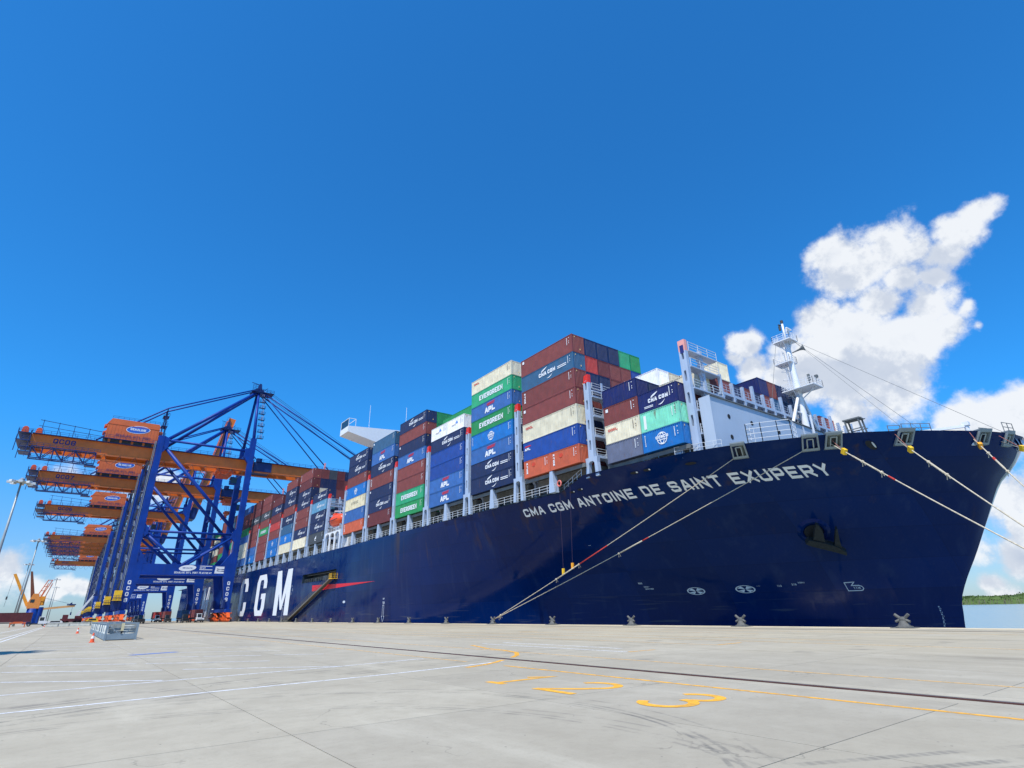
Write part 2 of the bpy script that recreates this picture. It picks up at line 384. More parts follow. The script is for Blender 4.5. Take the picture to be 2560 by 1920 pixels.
# ------------------------------------------------------------------ quay, water, far bank
XE = 48.86            # the quay edge
def concrete():
    m = bpy.data.materials.new('quay_concrete'); m.use_nodes = True; t = m.node_tree; p = t.nodes['Principled BSDF']
    L = t.links.new
    ge = t.nodes.new('ShaderNodeNewGeometry'); P = ge.outputs['Position']
    def nz(sc, det=6, rough=.55, vec=None, dist=0.0):
        n = t.nodes.new('ShaderNodeTexNoise'); n.inputs['Scale'].default_value = sc; n.inputs['Detail'].default_value = det
        n.inputs['Roughness'].default_value = rough; n.inputs['Distortion'].default_value = dist; L(vec or P, n.inputs['Vector']); return n.outputs['Fac']
    def mr(v, a, b, c=0., d=1.):
        n = t.nodes.new('ShaderNodeMapRange'); n.interpolation_type = 'SMOOTHSTEP'; L(v, n.inputs[0])
        for i, q in enumerate((a, b, c, d)): n.inputs[i + 1].default_value = q
        return n.outputs[0]
    def mth(op, a, b=None):
        n = t.nodes.new('ShaderNodeMath'); n.operation = op
        for i, v in enumerate((a, b)):
            if v is None: continue
            if isinstance(v, (int, float)): n.inputs[i].default_value = v
            else: L(v, n.inputs[i])
        return n.outputs[0]
    def mix(fac, a, b, bt='MIX'):
        n = t.nodes.new('ShaderNodeMixRGB'); n.blend_type = bt
        for i, v in ((0, fac), (1, a), (2, b)):
            if isinstance(v, (int, float, tuple)): n.inputs[i].default_value = v
            else: L(v, n.inputs[i])
        return n.outputs[0]
    sx = t.nodes.new('ShaderNodeSeparateXYZ'); L(P, sx.inputs[0]); X, Y = sx.outputs[0], sx.outputs[1]
    # long brushed / washed streaks run along the quay
    mp = t.nodes.new('ShaderNodeMapping'); mp.inputs['Scale'].default_value = (0.5, 0.09, 1); mp.inputs['Rotation'].default_value = (0, 0, 0.35); L(P, mp.inputs['Vector'])
    c = mix(mr(nz(0.09, 5, .55), .34, .68), (0.395, 0.350, 0.264, 1), (0.475, 0.426, 0.327, 1))
    c = mix(mr(nz(0.9, 12, .72), .36, .70, 0, .60), c, (0.334, 0.293, 0.219, 1))                      # cement mottling
    c = mix(mr(nz(1.0, 10, .68, mp.outputs[0]), .50, .74, 0, .55), c, (0.567, 0.516, 0.401, 1))        # pale trowel and wash streaks
    c = mix(mr(nz(7.0, 8, .75), .50, .72, 0, .30), c, (0.265, 0.232, 0.173, 1))                        # fine pitting
    c = mix(mr(nz(0.16, 10, .74, None, .8), .58, .68, 0, .34), c, (0.278, 0.245, 0.183, 1))            # old spills
    c = mix(mr(nz(34, 3, .6), .35, .75, 0, .22), c, (0.318, 0.280, 0.212, 1))                          # grain
    c = mix(mth('MULTIPLY', mr(X, 15, 34), mr(nz(.2, 4), .3, .7, .25, .65)), c, (0.488, 0.413, 0.274, 1))     # dusty, beige towards the edge
    mpx = t.nodes.new('ShaderNodeMapping'); mpx.inputs['Scale'].default_value = (1.4, 0.12, 1); L(P, mpx.inputs['Vector'])
    c = mix(mth('MULTIPLY', mr(X, 19, 24), mr(nz(.55, 10, .74, mpx.outputs[0], .6), .50, .70, 0, .60)), c, (0.202, 0.172, 0.124, 1))   # oily wheel lanes on the apron
    # hairline cracks
    v = t.nodes.new('ShaderNodeTexVoronoi'); v.feature = 'DISTANCE_TO_EDGE'; v.inputs['Scale'].default_value = .42
    wv = t.nodes.new('ShaderNodeVectorMath'); wv.operation = 'ADD'; nn = t.nodes.new('ShaderNodeTexNoise'); nn.inputs['Scale'].default_value = 1.7; nn.inputs['Detail'].default_value = 8
    L(P, nn.inputs['Vector']); L(P, wv.inputs[0]); L(nn.outputs['Color'], wv.inputs[1]); L(wv.outputs[0], v.inputs['Vector'])
    c = mix(mth('MULTIPLY', mr(v.outputs['Distance'], .0, .012, 1, 0), mr(nz(.3, 3), .54, .62, 0, .42)), c, (0.12, 0.11, 0.09, 1))
    ov = t.nodes.new('ShaderNodeTexVoronoi'); ov.inputs['Scale'].default_value = .33; ow = t.nodes.new('ShaderNodeVectorMath'); ow.operation = 'ADD'; on = t.nodes.new('ShaderNodeTexNoise'); on.inputs['Scale'].default_value = .8; on.inputs['Detail'].default_value = 6
    L(P, on.inputs['Vector']); L(P, ow.inputs[0]); L(on.outputs['Color'], ow.inputs[1]); L(ow.outputs[0], ov.inputs['Vector'])
    c = mix(mth('MULTIPLY', mr(ov.outputs['Distance'], .06, .20, .55, 0), mr(nz(.21, 3), .50, .60)), c, (0.15, 0.135, 0.115, 1))      # oil drips
    # tyre scrub arcs and tracks
    marks = None
    for (cx, cy, r, w, k) in ((2.2, 9.0, 6.2, .05, .55), (2.2, 9.0, 6.36, .05, .5), (2.2, 9.0, 6.75, .05, .35), (0.6, 7.0, 6.6, .05, .45), (0.6, 7.0, 6.78, .05, .4), (0.6, 7.0, 7.1, .05, .3), (20, -26, 46, .09, .6), (20, -26, 46.4, .09, .5), (20, -26, 47.9, .09, .55), (24, -40, 62, .10, .45), (24, -40, 62.5, .10, .4)):
        d = mth('SQRT', mth('ADD', mth('POWER', mth('SUBTRACT', X, cx), 2), mth('POWER', mth('SUBTRACT', Y, cy), 2)))
        s = mth('MULTIPLY', mr(mth('ABSOLUTE', mth('SUBTRACT', d, r)), w * .35, w, 1, 0), mth('MULTIPLY', mr(nz(.9, 8, .7), .40, .62), k))
        marks = s if marks is None else mth('MAXIMUM', marks, s)
    for (x0, y0, x1, y1, w, k) in ((5.5, 4.95, 16.5, -0.35, .10, .42), (5.6, 4.35, 15, -0.2, .10, .5), (6.4, 3.6, 13, 0.6, .09, .3)):
        dl = math.hypot(x1 - x0, y1 - y0); ux, uy = (x1 - x0) / dl, (y1 - y0) / dl
        across = mth('ABSOLUTE', mth('ADD', mth('MULTIPLY', mth('SUBTRACT', X, x0), -uy), mth('MULTIPLY', mth('SUBTRACT', Y, y0), ux)))
        along = mth('ADD', mth('MULTIPLY', X, ux), mth('MULTIPLY', Y, uy))
        tread = mr(mth('ABSOLUTE', mth('SUBTRACT', mth('FRACT', mth('MULTIPLY', along, 7)), .5)), .05, .35, .45, 1)
        s = mth('MULTIPLY', mth('MULTIPLY', mr(across, w * .5, w, 1, 0), tread), mth('MULTIPLY', mr(nz(.8, 4), .40, .6), k))
        marks = mth('MAXIMUM', marks, s)
    c = mix(marks, c, (0.10, 0.098, 0.095, 1))
    # grit
    gv = t.nodes.new('ShaderNodeTexVoronoi'); gv.inputs['Scale'].default_value = 2.2; L(P, gv.inputs['Vector'])
    c = mix(mr(gv.outputs['Distance'], .02, .05, .7, 0), c, (0.09, 0.085, 0.08, 1))
    oi = t.nodes.new('ShaderNodeObjectInfo'); c = mix(1.0, c, mix(oi.outputs['Random'], (.95, .95, .955, 1), (1.04, 1.04, 1.03, 1)), 'MULTIPLY')
    L(c, p.inputs['Base Color']); p.inputs['Roughness'].default_value = .88; p.inputs['Specular IOR Level'].default_value = .3
    b = t.nodes.new('ShaderNodeBump'); b.inputs['Strength'].default_value = .25; b.inputs['Distance'].default_value = .01; L(nz(28, 4), b.inputs['Height']); L(b.outputs[0], p.inputs['Normal'])
    return m
MCON = concrete()
MJOINT = mat('joint_filler', (0.10, 0.095, 0.085, 1), 0.95)
MCOPE = mat('coping_concrete', srgb(205, 190, 160), 0.9, var=0.15, scale=0.8, bump=0.3)
def paint(name, rgb, worn=0.5):
    m = mat(name, rgb, 0.7, var=0.10, scale=6); t = m.node_tree; p = t.nodes['Principled BSDF']; L = t.links.new
    ge = t.nodes.new('ShaderNodeNewGeometry'); n = t.nodes.new('ShaderNodeTexNoise'); n.inputs['Scale'].default_value = 3.2; n.inputs['Detail'].default_value = 10; n.inputs['Roughness'].default_value = .7
    L(ge.outputs['Position'], n.inputs['Vector']); r = t.nodes.new('ShaderNodeMapRange'); L(n.outputs['Fac'], r.inputs[0])
    for i, q in enumerate((.47, .62, 1.0, 1 - worn)): r.inputs[i + 1].default_value = q
    L(r.outputs[0], p.inputs['Alpha']); return m
MPW = paint('white_road_paint', (0.78, 0.79, 0.80, 1), 0.5); MPY = paint('yellow_road_paint', srgb(246, 176, 52), 0.72); MPYF = paint('faded_yellow_paint', srgb(226, 180, 110), 0.75)

quay = MB()
quay.box(-3000, XE - 0.02, -400, 6000, -9, -0.04)
quay = tag(quay.build('quay_ground', MJOINT), kind='structure')
def slab(x0, x1, y0, y1, g=0.0085):
    b = MB(); b.box(x0 + g, x1 - g, y0 + g, y1 - g, -0.05, 0.0)
    o = b.build('concrete_slab', MCON, quay); return o
XCOLS = [-12.1, -6.95, -1.8, 3.2, 8.25, 13.35]; XCOLS2 = [14.75, 19.6, 24.5, 29.4, 34.3, 39.2, 43.7]
YR = [-7.15 + 5.75 * k for k in range(13)]
for xs in (XCOLS, XCOLS2):
    for x0, x1 in zip(xs, xs[1:]):
        for y0, y1 in zip(YR, YR[1:]): slab(x0, x1, y0, y1)
        for y0, y1 in ((YR[-1], 107.85), (107.85, 200)): slab(x0, x1, y0, y1)
for (x0, x1) in ((13.35, 13.84), (14.22, 14.75), (43.7, 43.86), (44.24, 46.9)):
    for y0, y1 in ((YR[0], 27.35), (27.35, 61.85), (61.85, 200)): slab(x0, x1, y0, y1, 0.004)
slab(-3000, -12.1, -400, 6000); slab(-12.1, 46.9, 200, 6000); slab(-12.1, 46.9, -400, YR[0])
b = MB()
for k in range(60): b.box(46.912, XE, -120 + 20 * k + .01, -100 + 20 * k - .01, -0.6, 0.025)
tag(b.build('coping', MCOPE, quay))
# crane rails in their troughs
MRAIL = mat('rail_rust', srgb(92, 58, 46), 0.7, var=0.25, scale=3); MRAILTOP = mat('rail_polished', srgb(170, 165, 170), 0.3, metal=0.9, var=0.1)
for xr in (14.03, 44.05):
    b = MB(); b.box(xr - .18, xr + .18, -120, 900, -0.06, -0.032); b.box(xr - .10, xr + .10, -120, 900, -0.032, -0.022)
    b.box(xr - .045, xr + .045, -120, 900, -0.022, 0.006)
    r = b.build('crane_rail', MRAIL); tag(r, kind='structure')
    b = MB(); b.box(xr + .005, xr + .046, -120, 900, 0.0061, 0.010); b.build('rail_head', MRAILTOP, r)
    b = MB()
    for k in range(90):
        for s_ in (-1, 1): b.box(xr + s_ * .13 - .03, xr + s_ * .13 + .03, -8 + k * .9, -7.9 + k * .9, -0.032, -0.004)
    b.build('rail_clip', MRAIL, r)
def line(pts, w, m, name='painted_line', z=0.004):
    b = MB()
    for i, q in enumerate(stroke(pts, w)): b.quad(*[(p.x, p.y, z) for p in q])
    return b.build(name, m, quay)
line([(-6, 15.75), (-.67, 16.5), (3.23, 16.98), (8.35, 17.45), (13.3, 18.4)], .13, MPW)
line([(-6, 19.7), (-.93, 20.4), (3.28, 20.95), (7.95, 21.3), (11.9, 22.0)], .12, MPW, z=.0045)
for k, (x0, y0, x1, y1) in enumerate([(-1.22, 24.69, 2.7, 21.15), (3.75, 24.9, 8.2, 21.4), (-1.5, 29.26, 3.14, 25.23), (-1.56, 33.1, 2.71, 29.55), (3.0, 29.3, 7.1, 26.3), (-1.07, 37.6, 5.4, 32.2),
        (5.6, 32.1, 7.75, 30.3), (8.28, 30.0, 10.1, 28.5), (-2.5, 44.8, 2.7, 42.1), (3, 38.6, 9.5, 33.4), (-1.5, 49, 4, 45.4), (4.3, 43, 10, 38.6), (-1.8, 54, 8, 47.8), (-2, 60, 9, 53), (-12, 38, -2, 33), (-12, 30.5, -2, 27.4), (-11, 46, -3, 41.5)]):
    line([(x0, y0), (x1, y1)], .13, MPW, z=.005 + .0001 * k)
for x in (-4.35, -5.05, -8.0): line([(x, 42), (x, 215)], .16, MPW, z=.0042)
line([(12.25, -7), (12.25, 16.9)], .14, MPY, z=.004); line([(12.25, 19.3), (12.3, 120)], .12, MPYF, z=.0042)
line([(16.55, -7), (16.55, 120)], .13, MPYF, z=.004)
line([(18.2, 28.2), (17.1, 25.0), (16.85, 23.2), (16.25, 21.5), (15.36, 20.3), (14.5, 19.5)], .2, MPY, z=.0046)
line([(13.6, 18.85), (12.9, 18.3), (12.1, 17.8), (11.0, 17.35)], .2, MPY, z=.0046)
line([(19.4, 17.9), (19.4, 28.9)], .14, MPW); line([(20.85, 19.5), (20.85, 28.9)], .14, MPW); line([(19.45, 17.83), (21.1, 17.8)], .14, MPY, z=.005)
for x, y0, y1 in ((25.3, 17.5, 60), (28.8, 2, 90), (31.4, 14, 41), (36.5, 22, 42), (40.5, 0, 120), (23.2, 30, 100)): line([(x, y0), (x, y1)], .14, MPYF)
for (x, y) in ((31.4, 41.2), (36.5, 41.4), (25.3, 17.5)): line([(x, y), (x + 2.2, y + .1)], .16, MPY, z=.005)
line([(3.0, 36.7), (5.2, 37.6)], .5, mat('blue_road_paint', srgb(60, 110, 190), 0.8, var=.3, scale=4), z=.006)
def numeral(ch, y0, w):
    b = MB(); H_n, t_ = 2.08, .22
    def arc(cx, cy, rx, ry, a0, a1, n=14): return [(cx + rx * math.cos(math.radians(a0 + (a1 - a0) * k / n)), cy + ry * math.sin(math.radians(a0 + (a1 - a0) * k / n))) for k in range(n + 1)]
    if ch == '1': pl = [[(.0, 1.42), (.36, 1.97), (.36, .22)]]
    elif ch == '2': pl = [arc(w / 2, H_n - .60, w / 2 - .11, .49, 165, -25) + [(w * .62, .78), (.12, .16)], [(0.0, .11), (w, .11)]]
    else: pl = [arc(w / 2, H_n - .53, w / 2 - .14, .42, 160, -75), arc(w / 2, .60, w / 2 - .11, .49, 92, -165)]
    for li, p_ in enumerate(pl):
        for q in stroke(p_, t_): b.quad(*[(9.18 + p.y, y0 - p.x, .005 + .002 * li) for p in q])
    if ch == '1': b.quad((9.18, y0 + .02, .0035), (9.40, y0 + .02, .0035), (9.40, y0 - .72, .0035), (9.18, y0 - .72, .0035))
    return b.build('painted_numeral', MPYN, quay)
MPYN = paint('numeral_yellow_paint', srgb(248, 178, 52), 0.45)
numeral('1', 13.55, .72); numeral('2', 11.6, 1.36); numeral('3', 8.68, 1.22)

# water of the river
def water():
    m = bpy.data.materials.new('river_water'); m.use_nodes = True; t = m.node_tree; p = t.nodes['Principled BSDF']; L = t.links.new
    p.inputs['Base Color'].default_value = (0.25, 0.31, 0.28, 1); p.inputs['Specular IOR Level'].default_value = .25; p.inputs['Roughness'].default_value = .22
    ge = t.nodes.new('ShaderNodeNewGeometry'); b = t.nodes.new('ShaderNodeBump'); b.inputs['Strength'].default_value = .55; b.inputs['Distance'].default_value = .35
    n = t.nodes.new('ShaderNodeTexNoise'); n.inputs['Scale'].default_value = .35; n.inputs['Detail'].default_value = 7; L(ge.outputs['Position'], n.inputs['Vector']); L(n.outputs['Fac'], b.inputs['Height']); L(b.outputs[0], p.inputs['Normal'])
    return m
MWAT = water()
b = MB(); b.quad((48.0, -7000, -3.6), (9000, -7000, -3.6), (9000, 7000, -3.6), (48.0, 7000, -3.6)); tag(b.build('river_water', MWAT), kind='structure')
b = MB(); b.quad((-9000, -7000, -3.8), (48.4, -7000, -3.8), (48.4, -400, -3.8), (-9000, -400, -3.8)); tag(b.build('harbour_water', MWAT), kind='structure')

# far bank with its mangroves
def foliage(name, base, var):
    m = bpy.data.materials.new(name); m.use_nodes = True; t = m.node_tree; p = t.nodes['Principled BSDF']; L = t.links.new
    ge = t.nodes.new('ShaderNodeNewGeometry'); n = t.nodes.new('ShaderNodeTexNoise'); n.inputs['Scale'].default_value = .09; n.inputs['Detail'].default_value = 5; L(ge.outputs['Position'], n.inputs['Vector'])
    r = t.nodes.new('ShaderNodeMixRGB'); r.inputs[1].default_value = tuple(c * (1 - var) for c in base) + (1,); r.inputs[2].default_value = tuple(c * (1 + var) for c in base) + (1,)
    L(n.outputs['Fac'], r.inputs[0]); L(r.outputs[0], p.inputs['Base Color']); p.inputs['Roughness'].default_value = .8; p.inputs['Specular IOR Level'].default_value = .2; return m
MFOL = foliage('mangrove_leaves', (0.085, 0.13, 0.035), .55)
b = MB()
for i in range(24):
    y0, y1 = -500 + 50 * i, -450 + 50 * i
    b.quad((1002, y0, -3.7), (1002, y1, -3.7), (1022, y1, -2), (1022, y0, -2)); b.quad((1022, y0, -2), (1022, y1, -2), (2200, y1, 2), (2200, y0, 2))
tag(b.build('far_bank', mat('bank_mud', (0.13, 0.12, 0.08, 1), .9)), kind='structure')
from mathutils import noise as mnoise
rnd = random.Random(3); b = MB(); tr = MB(); md = MB()
def canopy(x, y):
    e_ = min(1, max(0, (x - 1004) / 22)) ** .6; hill = max(0, 1 - abs(y - 120) / 150)
    return -3.6 + e_ * (8.5 + 2.6 * mnoise.noise(Vector((x * .05, y * .05, 0))) + 1.8 * mnoise.noise(Vector((x * .16, y * .16, 3)))) + max(0, (x - 1020) / 80) * (2.0 + 8.5 * hill)
for i in range(220):
    for j in range(16):
        y_, x_ = -260 + i * 4, 1004 + j * 6.5
        md.quad(*[(xx, yy_, canopy(xx, yy_)) for xx, yy_ in ((x_, y_), (x_ + 6.5, y_), (x_ + 6.5, y_ + 4), (x_, y_ + 4))])
for i in range(26000):
    cy = rnd.uniform(-260, 620); cx = 1003 + 100 * rnd.random() ** 1.6; c = Vector((cx, cy, canopy(cx, cy) + rnd.uniform(-1.6, .9)))
    if cx < 1012: c.z -= rnd.random() * 4
    s_ = rnd.uniform(.5, 1.2); u = Vector((rnd.gauss(0, 1), rnd.gauss(0, 1), rnd.gauss(0, .6))).normalized(); w_ = u.cross(Vector((rnd.gauss(0, 1), rnd.gauss(0, 1), rnd.gauss(0, 1)))).normalized()
    b.quad(c - u * s_ - w_ * s_ * .6, c + u * s_ - w_ * s_ * .6, c + u * s_ * .7 + w_ * s_, c - u * s_ * .7 + w_ * s_)
for i in range(260):
    cy = rnd.uniform(-200, 560); tr.beam((1003.5 + rnd.random() * 2, cy, -3.7), (1006 + rnd.random() * 3, cy + rnd.uniform(-1.5, 1.5), 2.5), .3)
b.v, b.f, b.mi = b.v + md.v, b.f + [tuple(i + len(b.v) for i in q) for q in md.f], b.mi + md.mi
mg = tag(b.build('mangrove_forest', MFOL), 'low green mangrove forest along the far river bank', 'forest', kind='stuff')
tag(tr.build('trunk', mat('mangrove_bark', (0.16, 0.13, 0.10, 1), .9), mg), kind='stuff')

# ------------------------------------------------------------------ the ship
XC, HB, XS = 80.3, 29.5, 50.8
STEM = [(-4.5, 23.6), (-1.07, 23.4), (0.5, 23.15), (1.6, 23.0), (2.64, 22.6), (4.3, 21.7), (6.55, 20.3), (10.45, 18.1), (14.1, 16.0), (15.6, 14.5), (18.3, 12.8), (19.5, 12.0)]
TOP = [(0, 0.0), (0.25, 2.2), (0.7, 3.9), (1.6, 6.2), (2.9, 8.6), (6.5, 14.1), (11, 19.2), (14.2, 21.4), (18.2, 24.0), (20.2, 24.95), (23.5, 26.2), (32, 28.1), (41, 28.95), (50, 29.35), (60, 29.5), (400, 29.5)]
def tab(t, x):
    if x <= t[0][0]: return t[0][1]
    for i in range(len(t) - 1):
        (a, b_), (c, d) = t[i], t[i + 1]
        if x <= c:   # Catmull-Rom (monotone enough) so that the plating has no creases
            s = (x - a) / (c - a); m0 = (d - t[i - 1][1]) / (c - t[i - 1][0]) if i else (d - b_) / (c - a)
            m1 = (t[i + 2][1] - b_) / (t[i + 2][0] - a) if i + 2 < len(t) else (d - b_) / (c - a)
            w = c - a; s2, s3 = s * s, s * s * s
            return b_ * (2 * s3 - 3 * s2 + 1) + m0 * w * (s3 - 2 * s2 + s) + d * (-2 * s3 + 3 * s2) + m1 * w * (s3 - s2)
    return t[-1][1]
def halfb(y, z):
    u = y - tab(STEM, z)
    if u <= 0: return 0.0
    v = min(1, u / 105.0); bw = HB * (1 - (1 - v) ** 1.9); w = max(0, min(1, (z + 3) / 21.3)) ** 1.6
    return min(HB, (1 - w) * bw + w * tab(TOP, u))
def hx(y, z): return XC - halfb(y, z)
def hn(y, z):
    e = .05; ty = Vector(((hx(y + e, z) - hx(y - e, z)) / (2 * e), 1, 0)); tz = Vector(((hx(y, z + e) - hx(y, z - e)) / (2 * e), 0, 1))
    n = ty.cross(tz).normalized(); return n if n.x < 0 else -n
def hp(y, z, d=0.0):
    return Vector((hx(y, z), y, z)) + hn(y, z) * d
DECK = 16.95
def ztop(y): return DECK if y > 57.5 else (18.3 if y < 52.5 else DECK + (18.3 - DECK) * (57.5 - y) / 5.0)

def hull_paint():
    m = mat('hull_blue', (0.0010, 0.0155, 0.090, 1), 0.10, var=0.10, scale=0.12, spec=.5, streak=.10)
    t = m.node_tree; p = t.nodes['Principled BSDF']; L = t.links.new; co = t.nodes.new('ShaderNodeNewGeometry')
    p.inputs['IOR'].default_value = 1.22
    n = t.nodes.new('ShaderNodeTexNoise'); n.inputs['Scale'].default_value = .33; n.inputs['Detail'].default_value = 2; L(co.outputs['Position'], n.inputs['Vector'])
    # plate seams: a faint frame grid of welds
    sx = t.nodes.new('ShaderNodeSeparateXYZ'); L(co.outputs['Position'], sx.inputs[0])
    def seam(o, per):
        a = t.nodes.new('ShaderNodeMath'); a.operation = 'PINGPONG'; L(o, a.inputs[0]); a.inputs[1].default_value = per
        r = t.nodes.new('ShaderNodeMapRange'); L(a.outputs[0], r.inputs[0])
        for i, q in enumerate((0, .06, 1, 0)): r.inputs[i + 1].default_value = q
        return r.outputs[0]
    mx = t.nodes.new('ShaderNodeMath'); mx.operation = 'MAXIMUM'; L(seam(sx.outputs[1], 5.5), mx.inputs[0]); L(seam(sx.outputs[2], 1.6), mx.inputs[1])
    ad = t.nodes.new('ShaderNodeMath'); ad.operation = 'MULTIPLY_ADD'; L(mx.outputs[0], ad.inputs[0]); ad.inputs[1].default_value = .06; L(n.outputs['Fac'], ad.inputs[2])
    b = t.nodes.new('ShaderNodeBump'); b.inputs['Strength'].default_value = .30; b.inputs['Distance'].default_value = .10; L(ad.outputs[0], b.inputs['Height']); L(b.outputs[0], p.inputs['Normal'])
    bc = p.inputs['Base Color'].links[0].from_socket
    def nz(sc, det, scale):
        mp = t.nodes.new('ShaderNodeMapping'); mp.inputs['Scale'].default_value = scale; L(co.outputs['Position'], mp.inputs['Vector'])
        q = t.nodes.new('ShaderNodeTexNoise'); q.inputs['Scale'].default_value = sc; q.inputs['Detail'].default_value = det; L(mp.outputs[0], q.inputs['Vector']); return q.outputs['Fac']
    def mr(v, a, b_, c=0., d=1.):
        r = t.nodes.new('ShaderNodeMapRange'); L(v, r.inputs[0])
        for i, q in enumerate((a, b_, c, d)): r.inputs[i + 1].default_value = q
        return r.outputs[0]
    def mul(a, b_):
        r = t.nodes.new('ShaderNodeMath'); r.operation = 'MULTIPLY'; L(a, r.inputs[0]); L(b_, r.inputs[1]); return r.outputs[0]
    def over(fac, col):
        nonlocal bc
        r = t.nodes.new('ShaderNodeMixRGB'); L(fac, r.inputs[0]); L(bc, r.inputs[1]); r.inputs[2].default_value = col; bc = r.outputs[0]
    def flo(o, k):
        r = t.nodes.new('ShaderNodeMath'); r.operation = 'MULTIPLY'; L(o, r.inputs[0]); r.inputs[1].default_value = k; f_ = t.nodes.new('ShaderNodeMath'); f_.operation = 'FLOOR'; L(r.outputs[0], f_.inputs[0]); return f_.outputs[0]
    cb = t.nodes.new('ShaderNodeCombineXYZ'); L(flo(sx.outputs[1], 1 / 11.0), cb.inputs[0]); L(flo(sx.outputs[2], 1 / 3.2), cb.inputs[1]); wn_ = t.nodes.new('ShaderNodeTexWhiteNoise'); L(cb.outputs[0], wn_.inputs['Vector'])
    pv = t.nodes.new('ShaderNodeMixRGB'); pv.blend_type = 'MULTIPLY'; pv.inputs[0].default_value = 1.0; L(bc, pv.inputs[1]); pm_ = t.nodes.new('ShaderNodeMixRGB'); L(wn_.outputs['Value'], pm_.inputs[0]); pm_.inputs[1].default_value = (.88, .88, .88, 1); pm_.inputs[2].default_value = (1.1, 1.1, 1.1, 1); L(pm_.outputs[0], pv.inputs[2]); bc = pv.outputs[0]    # plate to plate tone
    over(mr(mx.outputs[0], 0, 1, 0, .45), (.0006, .008, .045, 1))          # seams
    over(mr(nz(1.0, 6, (.6, .6, .035)), .56, .74, 0, .30), (.03, .05, .12, 1))           # chalky run-off streaks
    over(mul(mr(nz(1.0, 8, (.5, .5, .02)), .60, .70, 0, .65), mr(sx.outputs[2], 17, 8, 1, 0)), (.06, .035, .025, 1))   # rust weeping from the deck edge
    over(mul(mr(nz(1.0, 9, (.25, .12, 2.2)), .60, .70, 0, .55), mr(sx.outputs[2], 1, 4.5, 1, 0)), (.07, .08, .11, 1))   # fender scuffs
    L(bc, p.inputs['Base Color'])
    return m
MHULL = hull_paint(); MBOOT = mat('boot_top_red', srgb(120, 36, 40), .6, var=.2)
SHIP = empty('container_ship', (XC, 60, -4.5))
tag(SHIP, 'huge dark blue container ship moored along the quay, bow to the right', 'ship')
def part(mb, name, m, parent=None, smooth=False):
    o = mb.build(name, m, None, smooth); o.parent = parent or SHIP
    if parent is None: o.matrix_parent_inverse = Matrix.Translation(-SHIP.location)
    return o
def group_part(name):
    o = bpy.data.objects.new(name, None); COL.objects.link(o); o.parent = SHIP; o.matrix_parent_inverse = Matrix.Translation(-SHIP.location); return o
# shell: forward section swept between the stem and the parallel body
b = MB(); YA = 132.0
SREF = [0, .12, .3, .55, .9, 1.35, 1.9, 2.6, 3.4, 4.4, 5.6, 7, 8.6, 10.4, 12.4, 14.6, 17, 19.6, 22.4, 25.4, 28.6, 32, 35.6, 39.7, 44.7, 49, 54, 60, 67, 75, 84, 94, 105, 119.2]
ZL = [0, .10, .155, .19, .225, .26, .3, .34, .38, .42, .46, .5, .54, .58, .62, .66, .7, .74, .78, .82, .86, .9, .935, .965, 1.0]
for side in (1, -1):
    base = len(b.v)
    for u in SREF:
        zt = ztop(12.8 + u)
        for s in ZL:
            z = -4.5 + s * (zt + 4.5); st = tab(STEM, z); y = st + u / 119.2 * (YA - st)
            b.v.append((XC - side * halfb(y, z), y, z))
    nl = len(ZL)
    for i in range(len(SREF) - 1):
        for j in range(nl - 1):
            b.f.append((base + i * nl + j, base + (i + 1) * nl + j, base + (i + 1) * nl + j + 1, base + i * nl + j + 1)); b.mi.append(1 if j == 0 and ZL[1] < .11 and False else 0)
# parallel body with the real opening of the gangway recess
GY0, GY1, GZ0, GZ1 = 140.2, 166.4, 9.85, 12.1
ys = [YA, 136, GY0, 147, 156, GY1, 185, 210, 240, 280, 320, 360, 392, 404, 410]; zs = [-4.5, -.95, 2, 6, GZ0, GZ1, 14.5, DECK]
for side in (1, -1):
    def hbx(y): return XC - side * (HB if y < 392 else HB - (y - 392) * .25)
    for y0, y1 in zip(ys, ys[1:]):
        for z0, z1 in zip(zs, zs[1:]):
            if side == 1 and GY0 - .01 <= y0 and y1 <= GY1 + .01 and z0 == GZ0: continue
            b.quad((hbx(y0), y0, z0), (hbx(y1), y1, z0), (hbx(y1), y1, z1), (hbx(y0), y0, z1))
b.quad((hbx(410), 410, -4.5), (2 * XC - hbx(410), 410, -4.5), (2 * XC - hbx(410), 410, DECK), (hbx(410), 410, DECK))
hull = part(b, 'hull', MHULL, smooth=True)
# boot top, a thin band of red paint just proud of the shell
b = MB(); yy = [23.6 + i * 2.2 for i in range(50)] + [134 + i * 23 for i in range(12)]
for y0, y1 in zip(yy, yy[1:]):
    for z0, z1 in ((-4.4, -2.2), (-2.2, -1.0)): b.quad(*[Vector((hx(max(y, tab(STEM, z) + .02), z) - .02, max(y, tab(STEM, z) + .02), z)) for y, z in ((y0, z0), (y1, z0), (y1, z1), (y0, z1))])
part(b, 'boot_top', MBOOT, hull, True)
